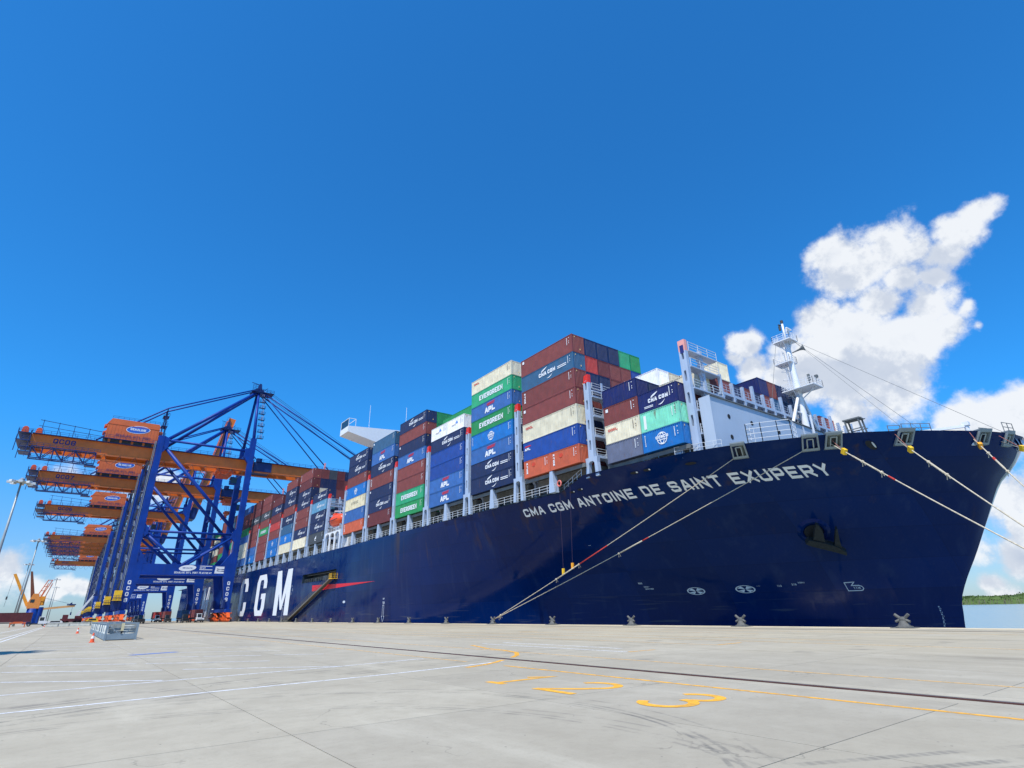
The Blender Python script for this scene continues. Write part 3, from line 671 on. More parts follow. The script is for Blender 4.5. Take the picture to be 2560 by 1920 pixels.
# inside of the bulwark, rail cap and decks
b = MB(); cap = MB(); dk = MB()
for i in range(len(SREF) - 7):
    ya, yb = 12.8 + SREF[i], 12.8 + SREF[i + 1]
    ya = tab(STEM, 18.3) + SREF[i] / 119.2 * (YA - 12.8); yb = tab(STEM, 18.3) + SREF[i + 1] / 119.2 * (YA - 12.8)
    for sd in (1, -1):
        def X_(y, z, off): return XC - sd * max(0.0, halfb(y, z) - off)
        za, zb = ztop(ya), ztop(yb)
        b.quad((X_(ya, za, .28), ya + .25, za), (X_(yb, zb, .28), yb + .05, zb), (X_(yb, 16.8, .3), yb + .05, 16.8), (X_(ya, 16.8, .3), ya + .25, 16.8))
        cap.quad((X_(ya, za, -.06), ya - .02, za + .012), (X_(yb, zb, -.06), yb - .02, zb + .012), (X_(yb, zb, .34), yb + .05, zb + .012), (X_(ya, za, .34), ya + .3, za + .012))
part(b, 'bulwark_lining', MGREY, hull); part(cap, 'bulwark_cap', MHULL, hull)
yd = [17 + i * 3 for i in range(15)] + [60, 70, 85, 100, 132, 410]
for y0, y1 in zip(yd, yd[1:]):
    h0, h1 = halfb(y0, 16.6) - .05, halfb(y1, 16.6) - .05
    dk.quad((XC - h0, y0, DECK - .01), (XC + h0, y0, DECK - .01), (XC + h1, y1, DECK - .01), (XC - h1, y1, DECK - .01))
part(dk, 'main_deck', MGREYD)
# --- gangway recess, gangway
b = MB(); b.box(XS + .01, XS + 3.0, GY0 - .1, GY1 + .1, GZ0 - .12, GZ0 - .002); b.box(XS + 3.0, XS + 3.1, GY0 - .1, GY1 + .1, GZ0 - .12, GZ1 + .1)
b.box(XS + .01, XS + 3.0, GY0 - .1, GY1 + .1, GZ1 + .002, GZ1 + .1); b.box(XS + .01, XS + 3.0, GY0 - .12, GY0 - .003, GZ0, GZ1); b.box(XS + .01, XS + 3.0, GY1 + .003, GY1 + .12, GZ0, GZ1)
rec = part(b, 'gangway_recess', mat('recess_dark_paint', srgb(30, 50, 66), .6, var=.3))
b = MB(); b.rail([(XS + .5, GY0 + 5, GZ0), (XS + .5, GY1 - 1, GZ0)], 1.0, 1.8, .03); b.tube((XS + 1.8, 160, GZ0), (XS + 1.8, 160, GZ0 + 1.2), .35); b.box(XS + 1.2, XS + 2.4, 150, 153, GZ0, GZ0 + 1.3); b.tube((XS + 1, 143, GZ1 - .3), (XS + 1, 165, GZ1 - .3), .08)
part(b, 'recess_gear', MGREYD, rec)
gw = group_part('gangway')
MALU = mat('gangway_aluminium', srgb(112, 106, 92), .55, metal=.2, var=.2, scale=2); gx = XS - .75
A_, B_ = Vector((gx, 141.0, 9.9)), Vector((gx, 171.3, 0.75)); dv = (B_ - A_).normalized()
b = MB(); b.beam(A_ + Vector((-.42, 0, 0)), B_ + Vector((-.42, 0, 0)), .09, .42); b.beam(A_ + Vector((.42, 0, 0)), B_ + Vector((.42, 0, 0)), .09, .42); b.beam(A_ + Vector((0, 0, -.2)), B_ + Vector((0, 0, -.2)), .84, .05); part(b, 'stringer', MALU, gw)
for i in range(46):
    c = A_.lerp(B_, (i + .5) / 46)
    if i == 0: st = MB(); st.box(-.38, .38, -.16, .16, -.02, .02); stp = st.mesh('step'); stp.materials.append(MALU)
    o = link('step', stp, gw); o.location = c + Vector((0, 0, .12))
b = MB()
for s in (-.45, .45):
    for k in range(24):
        p = A_.lerp(B_, k / 23) + Vector((s, 0, .1)); b.beam(p, p + Vector((0, 0, 1.05)), .05)
    for hgt in (.6, 1.12): b.beam(A_ + Vector((s, 0, hgt)), B_ + Vector((s, 0, hgt)), .045)
part(b, 'handrail', MALU, gw)
b = MB(); b.box(gx - .6, gx + .75, 138.9, 141.3, 9.75, 9.87); b.rail([(gx - .55, 139, 9.85), (gx - .55, 141.2, 9.85)], 1.15, .6, .035); b.rail([(gx - .55, 139, 9.85), (gx + .7, 139, 9.85)], 1.15, .6, .035); part(b, 'upper_platform', MYEL, gw)
b = MB(); b.box(gx - .6, gx + .6, 171.2, 178.5, .35, .5); b.rail([(gx - .55, 171.4, .5), (gx - .55, 178.4, .5)], 1.0, 1.4, .035); b.rail([(gx + .55, 171.4, .5), (gx + .55, 178.4, .5)], 1.0, 1.4, .035); b.box(gx - .5, gx + .5, 171.3, 178.3, .03, .35); part(b, 'lower_platform', MALU, gw)
# --- lettering on the shell
def on_side(u, v, d): return (XS - .012 - d, u, v)
b = MB()
for ch, y_left, w in (('C', 240.2, 11.4), ('G', 216.0, 12.6), ('M', 192.0, 15.6), ('A', 292.0, 15.0), ('M', 318.0, 15.6), ('C', 342.0, 11.4)):
    # tall condensed house letters 13 m high, drawn from left (aft) to right (forward)
    tt = 4.0 if ch != 'M' else 4.3; k = 2.4; b = MB()
    if ch == 'M':
        for li, pg in enumerate(([(0, 1.75), (4.1, 1.75), (4.1, 14.65), (0, 14.65)], [(11.5, 1.75), (15.6, 1.75), (15.6, 14.65), (11.5, 14.65)], [(0.2, 14.65), (4.6, 14.65), (8.7, 3.3), (6.9, 3.3)], [(15.4, 14.65), (11.0, 14.65), (6.9, 3.3), (8.7, 3.3)])):
            b.quad(*[on_side(y_left - u, v, .004 * (li + 1)) for u, v in pg])
        part(b, 'company_letter', MW, hull); continue
    for li, p_ in enumerate(GL[ch]):
        S = [((tt / 2 + a * (w - tt)) / k, 1.75 + .83 + v * (12.9 - 1.66)) for a, v in [q for q in p_ if q != 'c']]
        for q in stroke(S, 1.66): b.quad(*[on_side(y_left - p.x * k, min(14.65, max(1.75, p.y)), .004 * (li + 1)) for p in q])
    part(b, 'company_letter', MW, hull)
b = MB(); NAME = "CMA CGM ANTOINE DE SAINT EXUPERY"
tw = text_quads(NAME, 1.10, 1.15, .245, .30, .78, .35)[1]
# arc length along the shell at mid letter height, from the aft end of the name forward
arc = [(66.9, 0.0)]; y = 66.9
while y > 25.0:
    y2 = y - .1; arc.append((y2, arc[-1][1] + math.hypot(.1, hx(y2, 15.4) - hx(y, 15.4)))); y = y2
Ltot = next(s for yy_, s in arc if yy_ <= 26.55); kx = Ltot / tw
def y_at(s):
    lo, hi = 0, len(arc) - 1
    while hi - lo > 1:
        m_ = (lo + hi) // 2
        if arc[m_][1] <= s: lo = m_
        else: hi = m_
    (ya, sa), (yb, sb) = arc[lo], arc[hi]; return ya + (yb - ya) * (s - sa) / max(1e-6, sb - sa)
for i, ch in enumerate(NAME):
    if ch == ' ': continue
    off = text_quads(NAME[:i] + 'L', 1.10, 1.15, .245, .30, .78, .35)[1] - 1.15; b = MB()
    for q, li in text_quads(ch, 1.10, 1.15, .245, .30, .78, .35)[0]: b.quad(*[hp(y_at((off + p.x) * kx), 14.82 + p.y, .02 + .004 * li) for p in q])
    part(b, 'name_letter', MW, hull)
MWB = mat('pale_marks', (0.55, 0.60, 0.66, 1), .5)
b = MB(); b.quad(*[on_side(y, z, .002) for y, z in ((157.0, 7.45), (157.2, 9.0), (140, 8.55), (116.4, 8.08), (140.1, 7.62))]); part(b, 'red_flash', mat('flash_red', srgb(214, 26, 44), .4, var=.04), hull)
def hfn(yc, zc): return lambda u, v, d: hp(yc - u, zc + v, .02 + d)
for yc, zc in ((47.6, 3.62), (41.9, 3.64)):   # bow thruster marks: a ring and a cross of four blades
    b = MB(); disc(b, hfn(yc, zc), 0, 0, 1.08, .46, 24, .004, .86)
    for k in range(4):
        a0 = math.pi / 4 + k * math.pi / 2
        b.quad(*[hfn(yc, zc)(1.0 * r * math.cos(a0 + e), .42 * r * math.sin(a0 + e), .008) for r, e in ((.15, -.5), (.9, -.42), (.9, .42), (.15, .5))])
    part(b, 'thruster_mark', MWB, hull)
b = MB(); bulb = [(0, 0), (0, 1.05), (1.45, 1.1), (.8, .66), (1.9, .66), (2.25, .52), (2.35, .3), (2.2, .1), (1.9, 0)]
for q in stroke([(x, v) for x, v in bulb], .10, True, .5): b.quad(*[hp(31.9 - p.x * .62, 3.1 + p.y * .85, .02) for p in q])
part(b, 'bulb_mark', MWB, hull); b = MB(); put_text(b, "11M", hfn(31.3, 3.28), .26, .18, .05, .07)
for yc, zc, s, k in ((54.4, 4.75, '808', .2), (53.9, 4.3, '20341', .16), (53.9, 4.02, '16047300', .16), (38.4, 3.8, '112', .2), (36.9, 3.9, '216', .2), (36.2, 4.1, '20841', .16), (40.5, 3.9, '---', .14), (58.5, 10.0, '---', .16)):
    put_text(b, s, hfn(yc, zc), k, k * .7, k * .2, k * .25)
for i, z in enumerate([-.9 + .2 * k for k in range(11)]):   # draught figures up the stem
    put_text(b, '11' if i % 2 else '8', hfn(24.98 - .01 * i + .09 * abs(i - 5) / 5, z), .13, .10, .03, .04)
tag(part(b, 'hull_figures', MWB, hull), kind='stuff')
for yc in (111.6, 182.0):   # tug pushing points, arrow marks
    b = MB()
    S = [(.32, 0.9), (.32, 3.0), (-.32, 3.0), (-.32, .9), (-.62, .9), (0, -.1), (.62, .9)]
    for q in stroke(S, .1, True): b.quad(*[on_side(yc - p.x, .25 + p.y, .004) for p in q])
    put_text(b, "TUG", lambda u, v, d: on_side(yc + .45 - u, 3.5 + v, d), .42, .26, .09, .08); put_text(b, "70T", lambda u, v, d: on_side(yc + .45 - u, 4.3 + v, d), .30, .24, .07, .08)
    tag(part(b, 'tug_mark', MWB, hull), kind='stuff')
b = MB(); disc(b, lambda u, v, d: on_side(133.3 - u, 4.35 + v, d), 0, 0, .8, .28, 18)
for y, z in ((176.0, 9.2), (174.8, 8.2), (176.0, 7.2)): put_text(b, '11' if z != 8.2 else 'D', lambda u, v, d: on_side(y - u, z + v, d), .7, .5, .12, .5)
tag(part(b, 'plate_marks', MWB, hull), kind='stuff')
# --- chocks (oval openings in the bulwark, their inner shade painted as black discs)
for (ya, yb, z, two) in ((45.8, 44.35, 17.38, 0), (43.9, 42.65, 17.42, 0), (38.8, 37.1, 17.3, 1), (56.5, 55.2, 16.75, 0), (54.9, 53.7, 16.85, 0), (22.6, 21.8, 17.2, 2), (13.32, 13.05, 17.3, 2)):
    yc, hw = (ya + yb) / 2, (ya - yb) / 2 * .82; fn = hfn(yc, z); ring = MB(); hv = .13 if two != 2 else .42
    disc(ring, fn, 0, 0, hw + .08, hv + .07, 20, .03, .84)
    ck = part(ring, 'chock', MHULL)
    ho = MB(); disc(ho, fn, 0, 0, hw, hv, 20, .012); part(ho, 'opening_shade', MBLACK, ck)
    if two != 1:
        hl = MB(); disc(hl, fn, hw * .62, .02, hw * .22, hv * .62, 12, .018); part(hl, 'roller', MRAILST, ck)
# --- mooring fairlead boxes set into the bulwark
FAIR = [(32.75, .82), (26.7, .86), (24.9, .86), (20.1, .9), (15.3, .8), (13.95, .6)]
for yc, hw in FAIR:
    n = hn(yc, 17.4); n2 = Vector((n.x, n.y, 0)).normalized(); tdir = Vector((-n2.y, n2.x, 0));
    if tdir.y > 0: tdir = -tdir
    C = Vector((hx(yc, 17.2), yc, 0)) ; lean = hx(yc, 18.4) - hx(yc, 16.6); lean = -math.hypot(lean, (hx(yc, 17.4) - XC) * 0)
    def fb(u, v, d, C=C, tdir=tdir, n2=n2, yc=yc):
        off = (hx(yc, 17.2) - hx(yc, v)) * abs(n2.x) + .10
        return C + tdir * u + n2 * (d + off) + Vector((0, 0, v))
    hw *= 1.0
    b = MB()
    frame = [(-hw, 17.02), (-hw * .90, 18.36), (hw * .90, 18.36), (hw, 17.02)]; inn = [(-hw * .80, 17.2), (-hw * .74, 18.16), (hw * .74, 18.16), (hw * .80, 17.2)]
    for i in range(4):
        j = (i + 1) % 4; b.prism([frame[i], inn[i], inn[j], frame[j]], fb, -.5, .24)
    b.prism([(-hw * .94, 18.365), (-hw * .94, 18.5), (hw * .94, 18.5), (hw * .94, 18.365)], fb, -.9, .2)
    fl = part(b, 'fairlead', MGREYF if 'MGREYF' in globals() else mat('fairlead_grey', srgb(138, 148, 152), .5, var=.10))
    b = MB(); b.prism([(x * .999, v) for x, v in inn], fb, -.55, -.12); part(b, 'back_plate', mat('fairlead_inner', srgb(112, 122, 116), .6, var=.15), fl)
    b = MB(); b.prism([(-hw * .24, 17.35), (-hw * .24, 17.95), (hw * .24, 17.95), (hw * .24, 17.35)], fb, -.115, -.10)
    for s in (-1, 1): b.prism([(s * hw * .66, 17.25), (s * hw * .64, 18.1), (s * hw * .56, 18.1), (s * hw * .58, 17.25)], fb, -.115, -.10)
    part(b, 'opening_shade', MBLACK, fl)  # slots are black plates, painted shade on the back plate
    b = MB()
    for s in (-1, 1): b.tube(fb(s * hw * .34, 17.25, .02), fb(s * hw * .34, 18.0, .02), .07, 10)
    b.tube(fb(-hw * .36, 18.02, .02), fb(hw * .36, 18.02, .02), .06, 10); part(b, 'roller', mat('roller_grey', srgb(160, 168, 166), .4), fl)
# --- anchor in its pocket
an = group_part('anchor'); ac = hp(31.3, 9.4, .25); an_n = hn(31.3, 9.4)
MANC = mat('anchor_iron', srgb(34, 36, 36), .8, var=.3, scale=3, bump=.4)
b = MB(); b.lathe(hp(31.6, 9.6, -.6), [(1.9, 0), (1.9, .3), (1.75, .62), (1.4, .85), (1.1, .8), (.95, .5)], 28, an_n); bl = part(b, 'hawse_bolster', MHULL)
b = MB(); b.lathe(hp(31.6, 9.6, .2), [(1.0, 0), (.98, .06)], 20, an_n); part(b, 'hawse_hole_shade', MBLACK, bl)  # black disc painted for the shade down the hawse pipe
e1 = Vector((0, -1, 0)); e1 = (e1 - an_n * e1.dot(an_n)).normalized(); e2 = an_n.cross(e1); e2 = e2 if e2.z > 0 else -e2
def AP(u, v, d): return ac + e1 * u * 1.02 + e2 * v * 1.02 + an_n * (d + .65)
b = MB(); crown = [(-1.55, .15), (-1.2, -.35), (.6, -2.05), (1.45, -2.95), (1.62, -2.62), (1.15, -1.55), (.1, -.45), (-1.0, .45)]
b.prism(crown, AP, -.25, .55); part(b, 'crown', MANC, an)
for pl in ([(-.62, .28), (.55, 1.95), (.72, 1.75), (.66, .55), (.28, -.5)], [(.95, -1.35), (2.0, .55), (2.2, .62), (1.72, -.85), (1.45, -1.9)]):
    b = MB(); b.prism(pl, AP, -.12, .42); part(b, 'fluke', MANC, an)
b = MB(); b.tube(AP(.15, -.9, .1), AP(-.1, .5, -.7), .28, 10); part(b, 'shank', MANC, an)

# --- deck fittings: lashing bridges, pedestals, rails, hatches
MHATCH = mat('hatch_cover', srgb(120, 124, 122), .7, var=.2, streak=.2)
BAYS = [(37.3, 53.3, 19.45)] + [(y, XS, 20.0) for y in (52.2, 67.05, 81.8, 96.5, 111.1, 125.9, 153.0, 168.0, 182.9, 197.9, 212.8, 227.7, 242.6, 257.5, 272.4, 287.3, 302.2, 317.1, 332.0, 346.9)]
for bi, (y0, x0, zb) in enumerate(BAYS):
    b = MB(); b.box(x0 + 2.7, 2 * XC - x0 - 2.7, y0 - .2, y0 + 12.4, zb - 1.15, zb - .06); hc = part(b, 'hatch_cover', MHATCH)
    b = MB(); b.box(x0 + 4.2, x0 + 4.5, y0 - .6, y0 + 12.8, DECK - .02, zb - 1.16); b.box(x0 + 4.2, 2 * XC - x0 - 4, y0 - .6, y0 - .4, DECK - .02, zb - 1.16); part(b, 'coaming', MGREYD, hc)
    b = MB(); b.box(x0 + 4.6, 2 * XC - x0 - 4.6, y0 + 12.85, y0 + 14.2, DECK - .02, zb - .3); part(b, 'cross_deck', MGREYD, hc)
    if bi < 14:
        for yp in ((y0 + 6.1,) if bi else (y0 + 1.6, y0 + 6.1)):
            zf = DECK - .02 if bi else 17.9; b = MB(); xk = x0; x0 = x0 if bi else 54.0
            b.hexa([(x0 + .05, yp - .62, zf), (x0 + .9, yp - .62, zf), (x0 + .9, yp + .62, zf), (x0 + .05, yp + .62, zf), (x0 + .05, yp - .3, zb - .05), (x0 + .8, yp - .3, zb - .05), (x0 + .8, yp + .3, zb - .05), (x0 + .05, yp + .3, zb - .05)])
            part(b, 'pedestal', MGREY, hc); x0 = xk
        b = MB()      # pipes, ventilators and lashing gear stowed in the side passage
        rr = random.Random(bi)
        for k in range(10):
            yq = y0 + rr.uniform(0, 12); hq = rr.uniform(.5, 1.5); b.box(x0 + 2.6, x0 + 2.6 + rr.uniform(.3, .8), yq, yq + rr.uniform(.2, .8), DECK, DECK + hq)
        for k in range(3): b.tube((x0 + 2.2, y0 - 1, DECK + .5 + k * .4), (x0 + 2.2, y0 + 13, DECK + .5 + k * .4), .07, 6)
        b.beam((x0 + .6, y0 - .4, zb - .4), (x0 + .6, y0 + 12.6, zb - .4), .25, .5); part(b, 'deck_gear', MGREYD, hc)
b = MB()
for y0, y1 in ((57.6, 139.0), (152.2, 400.0)): b.rail([(XS + .12, y0, DECK), (XS + .12, y1, DECK)], 1.15, 1.7 if y0 < 100 else 2.2, .028, 3)
b.rail([(hx(53, 18.3) + .3, 53.0, 18.3), (hx(57, 17.2) + .3, 57.3, 17.0)], 1.0, 1.0, .028, 2); b.rail([(hx(39, 18.3) + .2, 39, 18.3), (hx(33.8, 18.3) + .3, 33.8, 18.3)], .95, .9, .025, 2)
part(b, 'deck_railing', MRAILST)
# red and white lifebuoy on the rail at the break of the deck
b = MB(); ring = [Vector((XS + .02, 56.6 + .38 * math.cos(k * .5236), 17.9 + .38 * math.sin(k * .5236))) for k in range(13)]; b.path(ring, .10, 8, cap=False); part(b, 'lifebuoy', mat('buoy_pink', srgb(226, 120, 108), .6))

def lashing(yc, x0, zf=DECK, ztop_=31.3, xend=None, cap=True, zb=20.0, detail=True, foot=True):
    g = group_part('lashing_bridge'); xend = xend or x0 + 9; t = .55
    b = MB()
    for sgn in ((-1, 1) if foot else ()):     # straddling foot with an arched opening
        b.hexa([(x0, yc + sgn * .62, zf - .05), (x0 + t, yc + sgn * .62, zf - .05), (x0 + t, yc + sgn * 1.22, zf - .05), (x0, yc + sgn * 1.22, zf - .05), (x0, yc + sgn * .52, 19.7), (x0 + t, yc + sgn * .52, 19.7), (x0 + t, yc + sgn * 1.02, 19.7), (x0, yc + sgn * 1.02, 19.7)] if sgn > 0 else
               [(x0, yc - 1.22, zf - .05), (x0 + t, yc - 1.22, zf - .05), (x0 + t, yc - .62, zf - .05), (x0, yc - .62, zf - .05), (x0, yc - 1.02, 19.7), (x0 + t, yc - 1.02, 19.7), (x0 + t, yc - .52, 19.7), (x0, yc - .52, 19.7)])
    if not foot: b.box(x0, x0 + t, yc - .48, yc + .48, zf, 20.5)
    else: b.prism([(-1.02, 19.7), (-.52, 19.7), (-.3, 19.95), (.3, 19.95), (.52, 19.7), (1.02, 19.7), (1.1, 20.5), (-1.1, 20.5)], lambda u, v, d: (x0 + d, yc + u, v), 0, t)
    part(b, 'foot', MGREY, g)
    b = MB(); hw = .48; z = 20.5; sl = []; k = 0
    while z < ztop_ - 2.0:
        sl.append((z + .9, z + 2.4)); z += 2.9
    z0 = 20.5
    for a, c in sl + [(ztop_, ztop_)]:
        if a > z0: b.box(x0 + .001, x0 + t - .001, yc - .16, yc + .16, z0, a)
        z0 = c
    b.box(x0, x0 + t, yc - hw, yc - .161, 20.501, ztop_); b.box(x0, x0 + t, yc + .161, yc + hw, 20.501, ztop_)
    for a, c in sl:      # rounded ends of the slots
        for zz, sg in ((a, 1), (c, -1)): b.prism([(-.16, zz - sg * .001), (-.16, zz + sg * .16), (-.09, zz + sg * .04), (.09, zz + sg * .04), (.16, zz + sg * .16), (.16, zz - sg * .001)], lambda u, v, d: (x0 + d, yc + u, v), .002, t - .002)
    part(b, 'column', MGREY, g)
    if cap:
        b = MB(); b.hexa([(x0, yc - .48, ztop_ + .002), (x0 + t, yc - .48, ztop_ + .002), (x0 + t, yc + .48, ztop_ + .002), (x0, yc + .48, ztop_ + .002), (x0 + .06, yc - .40, ztop_ + 1.25), (x0 + .1 + t, yc - .40, ztop_ + 1.25), (x0 + .1 + t, yc + .34, ztop_ + 1.15), (x0 + .06, yc + .34, ztop_ + 1.15)]); part(b, 'cap', MREDCAP, g)
    if not detail: return g
    b = MB(); xs = [x0 + 3.4]
    while xs[-1] + 5 < xend: xs.append(xs[-1] + 5.0)
    for x in xs: b = MB(); b.box(x, x + .38, yc - .3, yc + .3, zf - .05, ztop_ - .4); part(b, 'post', MGREY, g)
    b = MB(); r = MB(); lv = [q for q in (20.6, 23.5, 26.4, 29.3, ztop_ - 1.15) if q < ztop_ - 1]
    for z in lv:
        b.box(x0 + t + .003, xend, yc - .62, yc + .62, z - .16, z); r.rail([(x0 + t + .05, yc - .6, z), (xend, yc - .6, z)], 1.1, 1.7, .03, 3)
        for x in xs: b.prism([(0, z - .16), (.5, z - .16), (.12, z - .75), (0, z - .75)], lambda u, v, d, x=x: (x - u, yc + d, v), -.28, .28)
    part(b, 'walkway', MGREY, g); part(r, 'railing', MRAILST, g)
    b = MB(); 
    for z in lv[:-1]: b.prism([(0, z + .05), (0, z + 2.65), (.35, z + 2.65), (.35, z + .9), (.75, z + .45), (2.05, z + .45), (2.45, z + .9), (2.45, z + 2.65), (2.82, z + 2.65), (2.82, z + .05)], lambda u, v, d: (x0 + .56 + u, yc + d, v), -.05, .05)
    part(b, 'web_plate', MGREY, g)
    b = MB()    # lashing rods hanging from the bridge
    for k in range(8):
        x = x0 + 1 + k * 1.05
        if x > xend: break
        b.beam((x, yc + .55, 20.7), (x + (.9 if k % 2 else -.9), yc + .95, 25.2), .05)
    part(b, 'lashing_rod', MDARK, g)
    return g
LASH = [(51.0, 51.75, 17.9), (66.0, XS, DECK), (80.6, XS, DECK), (95.3, XS, DECK), (109.9, XS, DECK), (124.6, XS, DECK), (139.1, XS, DECK), (151.7, XS, DECK), (166.7, XS, DECK), (181.6, XS, DECK), (196.5, XS, DECK), (211.4, XS, DECK), (226.3, XS, DECK), (241.2, XS, DECK), (256, XS, DECK), (271, XS, DECK)]
for i, (yc, x0, zf) in enumerate(LASH): lashing(yc, x0, zf, 31.3 if yc < 160 else 32.0, x0 + (22 if i == 0 else 9), detail=yc < 215)
# forward lashing bridge over the full breadth, ahead of the first bay
yc, x0 = 36.6, 54.55
g = lashing(yc, x0, 18.1, 32.6, x0 + 6.5, cap=False, foot=False)
b = MB(); b.box(x0 - .002, x0 + .552, yc - .484, yc + .484, 31.3, 32.8); part(b, 'pink_cap', mat('cap_pink', srgb(232, 160, 150), .6, var=.08), g)
b = MB(); b.quad(*[(x0 - .006, yc - u, v) for u, v in ((-.28, 31.0), (.28, 31.0), (.28, 32.1), (-.28, 32.1))]); part(b, 'cap_panel', MNAVYL, g)
b = MB()
for z in (25.0, 27.2): b.box(x0 + 6.5, 107, yc - .55, yc + .55, z - .35, z)
b.box(x0 + 6.5, 107, yc + .4, yc + .55, 17, 22.2); part(b, 'cross_beam', MGREY, g)
for k in range(19):
    x = x0 + 6.6 + k * 2.5; b = MB(); b.box(x, x + .34, yc - .58, yc - .2, 20.0, 28.9 if k % 3 else 29.6)
    for zz in (25.0, 27.2): b.prism([(0, zz - .35), (.5, zz - .35), (0, zz - .9)], lambda u, v, d: (x + .34 + u, yc + d, v), -.5, -.3)
    part(b, 'bridge_post', MGREY, g)
b = MB(); b.rail([(x0 + 6.5, yc - .5, 27.2), (107, yc - .5, 27.2)], 1.15, 1.25, .02, 3); b.rail([(x0 + 6.5, yc + .5, 27.2), (107, yc + .5, 27.2)], 1.15, 2.5, .02, 2); part(b, 'bridge_railing', MGREY, g)
# --- breakwater, foremast, forecastle
b = MB()
def wall2(p, q, z0, z1a, z1b, t=.16):
    d = (Vector(q) - Vector(p)).normalized(); n = Vector((-d.y, d.x)) * t
    b.hexa([(p[0], p[1], z0), (q[0], q[1], z0), (q[0] + n.x, q[1] + n.y, z0), (p[0] + n.x, p[1] + n.y, z0), (p[0], p[1], z1a), (q[0], q[1], z1b), (q[0] + n.x, q[1] + n.y, z1b), (p[0] + n.x, p[1] + n.y, z1a)])
wall2((55.5, 34.5), (74.6, 34.5), 18.2, 24.9, 25.1); wall2((74.6, 34.5), (86.0, 34.75), 16.9, 25.1, 25.1); wall2((86.0, 34.75), (105.1, 34.5), 16.9, 25.1, 24.9)
b.box(55.36, 55.5, 34.4, 35.9, 18.3, 24.9)
MBRK = mat('breakwater_grey', srgb(172, 186, 202), .5, var=.05, scale=.3, streak=.12)
bw_ = part(b, 'breakwater', MBRK)
b = MB(); b.beam((55.4, 34.43, 24.95), (74.6, 34.43, 25.15), .22, .12); b.beam((74.6, 34.43, 25.15), (86, 34.68, 25.15), .22, .12); part(b, 'top_flange', MGREYD, bw_)
for x, z in ((59.0, 22.9), (58.9, 20.3), (64.0, 22.95), (70.5, 22.9)):
    b = MB(); b.lathe((x, 34.52, z), [(.30, 0), (.30, .05)], 18, (0, -1, 0)); h_ = part(b, 'drain_hole_shade', MBLACK, bw_)  # no hole cut: a black disc gives its shade
for x in (74.7, 77.4, 80.1, 82.8): b = MB(); b.prism([(0, 17), (1.1, 17), (.12, 24.9), (0, 24.9)], lambda u, v, d: (x + d, 34.5 - u, v), -.06, .06); part(b, 'bracket', MBRK, bw_)
b = MB(); pts = [(hx(y, 18.3) + .35, y, 18.25) for y in (31.3, 30, 28.6, 27.5)]
b.rail(pts, 2.3, 1.1, .035, 4); b.rail([pts[0], (pts[0][0] + 2.2, 31.6, 18.25)], 2.3, 1.1, .035, 4); b.rail([pts[-1], (pts[-1][0] + 2.2, 28.0, 18.25)], 2.3, 1.1, .035, 4)
b.tube((62.2, 26.6, 17), (62.2, 26.6, 21.4), .12); part(b, 'platform_railing', MRAILST)
b = MB(); b.box(60.2, 63.0, 28.2, 31.4, 18.0, 18.22); part(b, 'side_platform', MSHIPW)
MM = group_part('foremast'); mx, my = 80.3, 35.25
b = MB(); b.path([(mx, my, 17), (mx, my, 24), (mx, my, 28), (mx, my, 32.6), (mx, my, 36.8), (mx, my, 39.3)], [.5, .5, .48, .46, .40, .36], 14); b.path([(mx, my, 39.3), (mx, my, 42.6)], .16, 8); part(b, 'mast_pole', MSHIPW, MM, True)
for sx, yb in ((-7.6, my), (7.2, my)):
    b = MB(); b.tube((mx + sx, yb, 20), (mx + sx * .05, my - .1, 30.4), .22, 10); part(b, 'mast_leg', MSHIPW, MM, True)
b = MB(); b.tube((mx - 2.3, my, 27.6), (mx + 2.2, my, 27.6), .13); b.tube((mx - 4.0, my, 25.5), (mx + 3.8, my, 25.5), .14); part(b, 'mast_crosstie', MSHIPW, MM)
def platform(z, y0, y1, hw, name='mast_platform'):
    b = MB(); b.box(mx - hw, mx + hw, y0, y1, z - .14, z); p_ = part(b, name, MSHIPW, MM)
    b = MB(); q = [(mx - hw, y0, z), (mx + hw, y0, z), (mx + hw, y1, z), (mx - hw, y1, z), (mx - hw, y0, z)]; b.rail(q, 1.0, .8, .025, 3)
    for s in (-1, 1):
        b.beam((mx, my + s * .3, z - 1.5), (mx, y0 + .3 if s < 0 else y1 - .3, z - .1), .12)
        b.beam((mx + s * .3, my, z - 1.3), (mx + s * (hw - .1), my, z - .1), .1)
    part(b, 'platform_railing', MSHIPW, MM)
platform(31.2, 32.2, 36.9, 1.5); platform(35.9, 34.85, 37.3, 1.1); platform(39.4, 34.1, 36.8, 1.25)
b = MB(); b.beam((mx - .25, my + .85, 24), (mx - .25, my + .85, 38), .06); b.beam((mx + .25, my + .85, 24), (mx + .25, my + .85, 38), .06)
for k in range(44): b.beam((mx - .25, my + .85, 24 + k * .32), (mx + .25, my + .85, 24 + k * .32), .04)
for k in range(9):
    z = 25 + k * 1.4; b.path([(mx - .25, my + .85, z), (mx - .45, my + 1.4, z), (mx, my + 1.7, z), (mx + .45, my + 1.4, z), (mx + .25, my + .85, z)], .03, 5)
part(b, 'mast_ladder', MSHIPW, MM)
b = MB(); b.lathe((mx, my - .5, 37.3), [(.08, 0), (.10, .5), (.16, 1.1), (.30, 1.5), (.55, 1.75), (.5, 1.78)], 14, (.25, -1, .22)); part(b, 'horn', MGREYD, MM, True)
b = MB(); b.box(mx - .7, mx + .7, my - .9, my - .65, 41.2, 41.4); b.tube((mx, my - .5, 40.7), (mx, my - .5, 41.4), .25); part(b, 'radar_scanner', MSHIPW, MM)
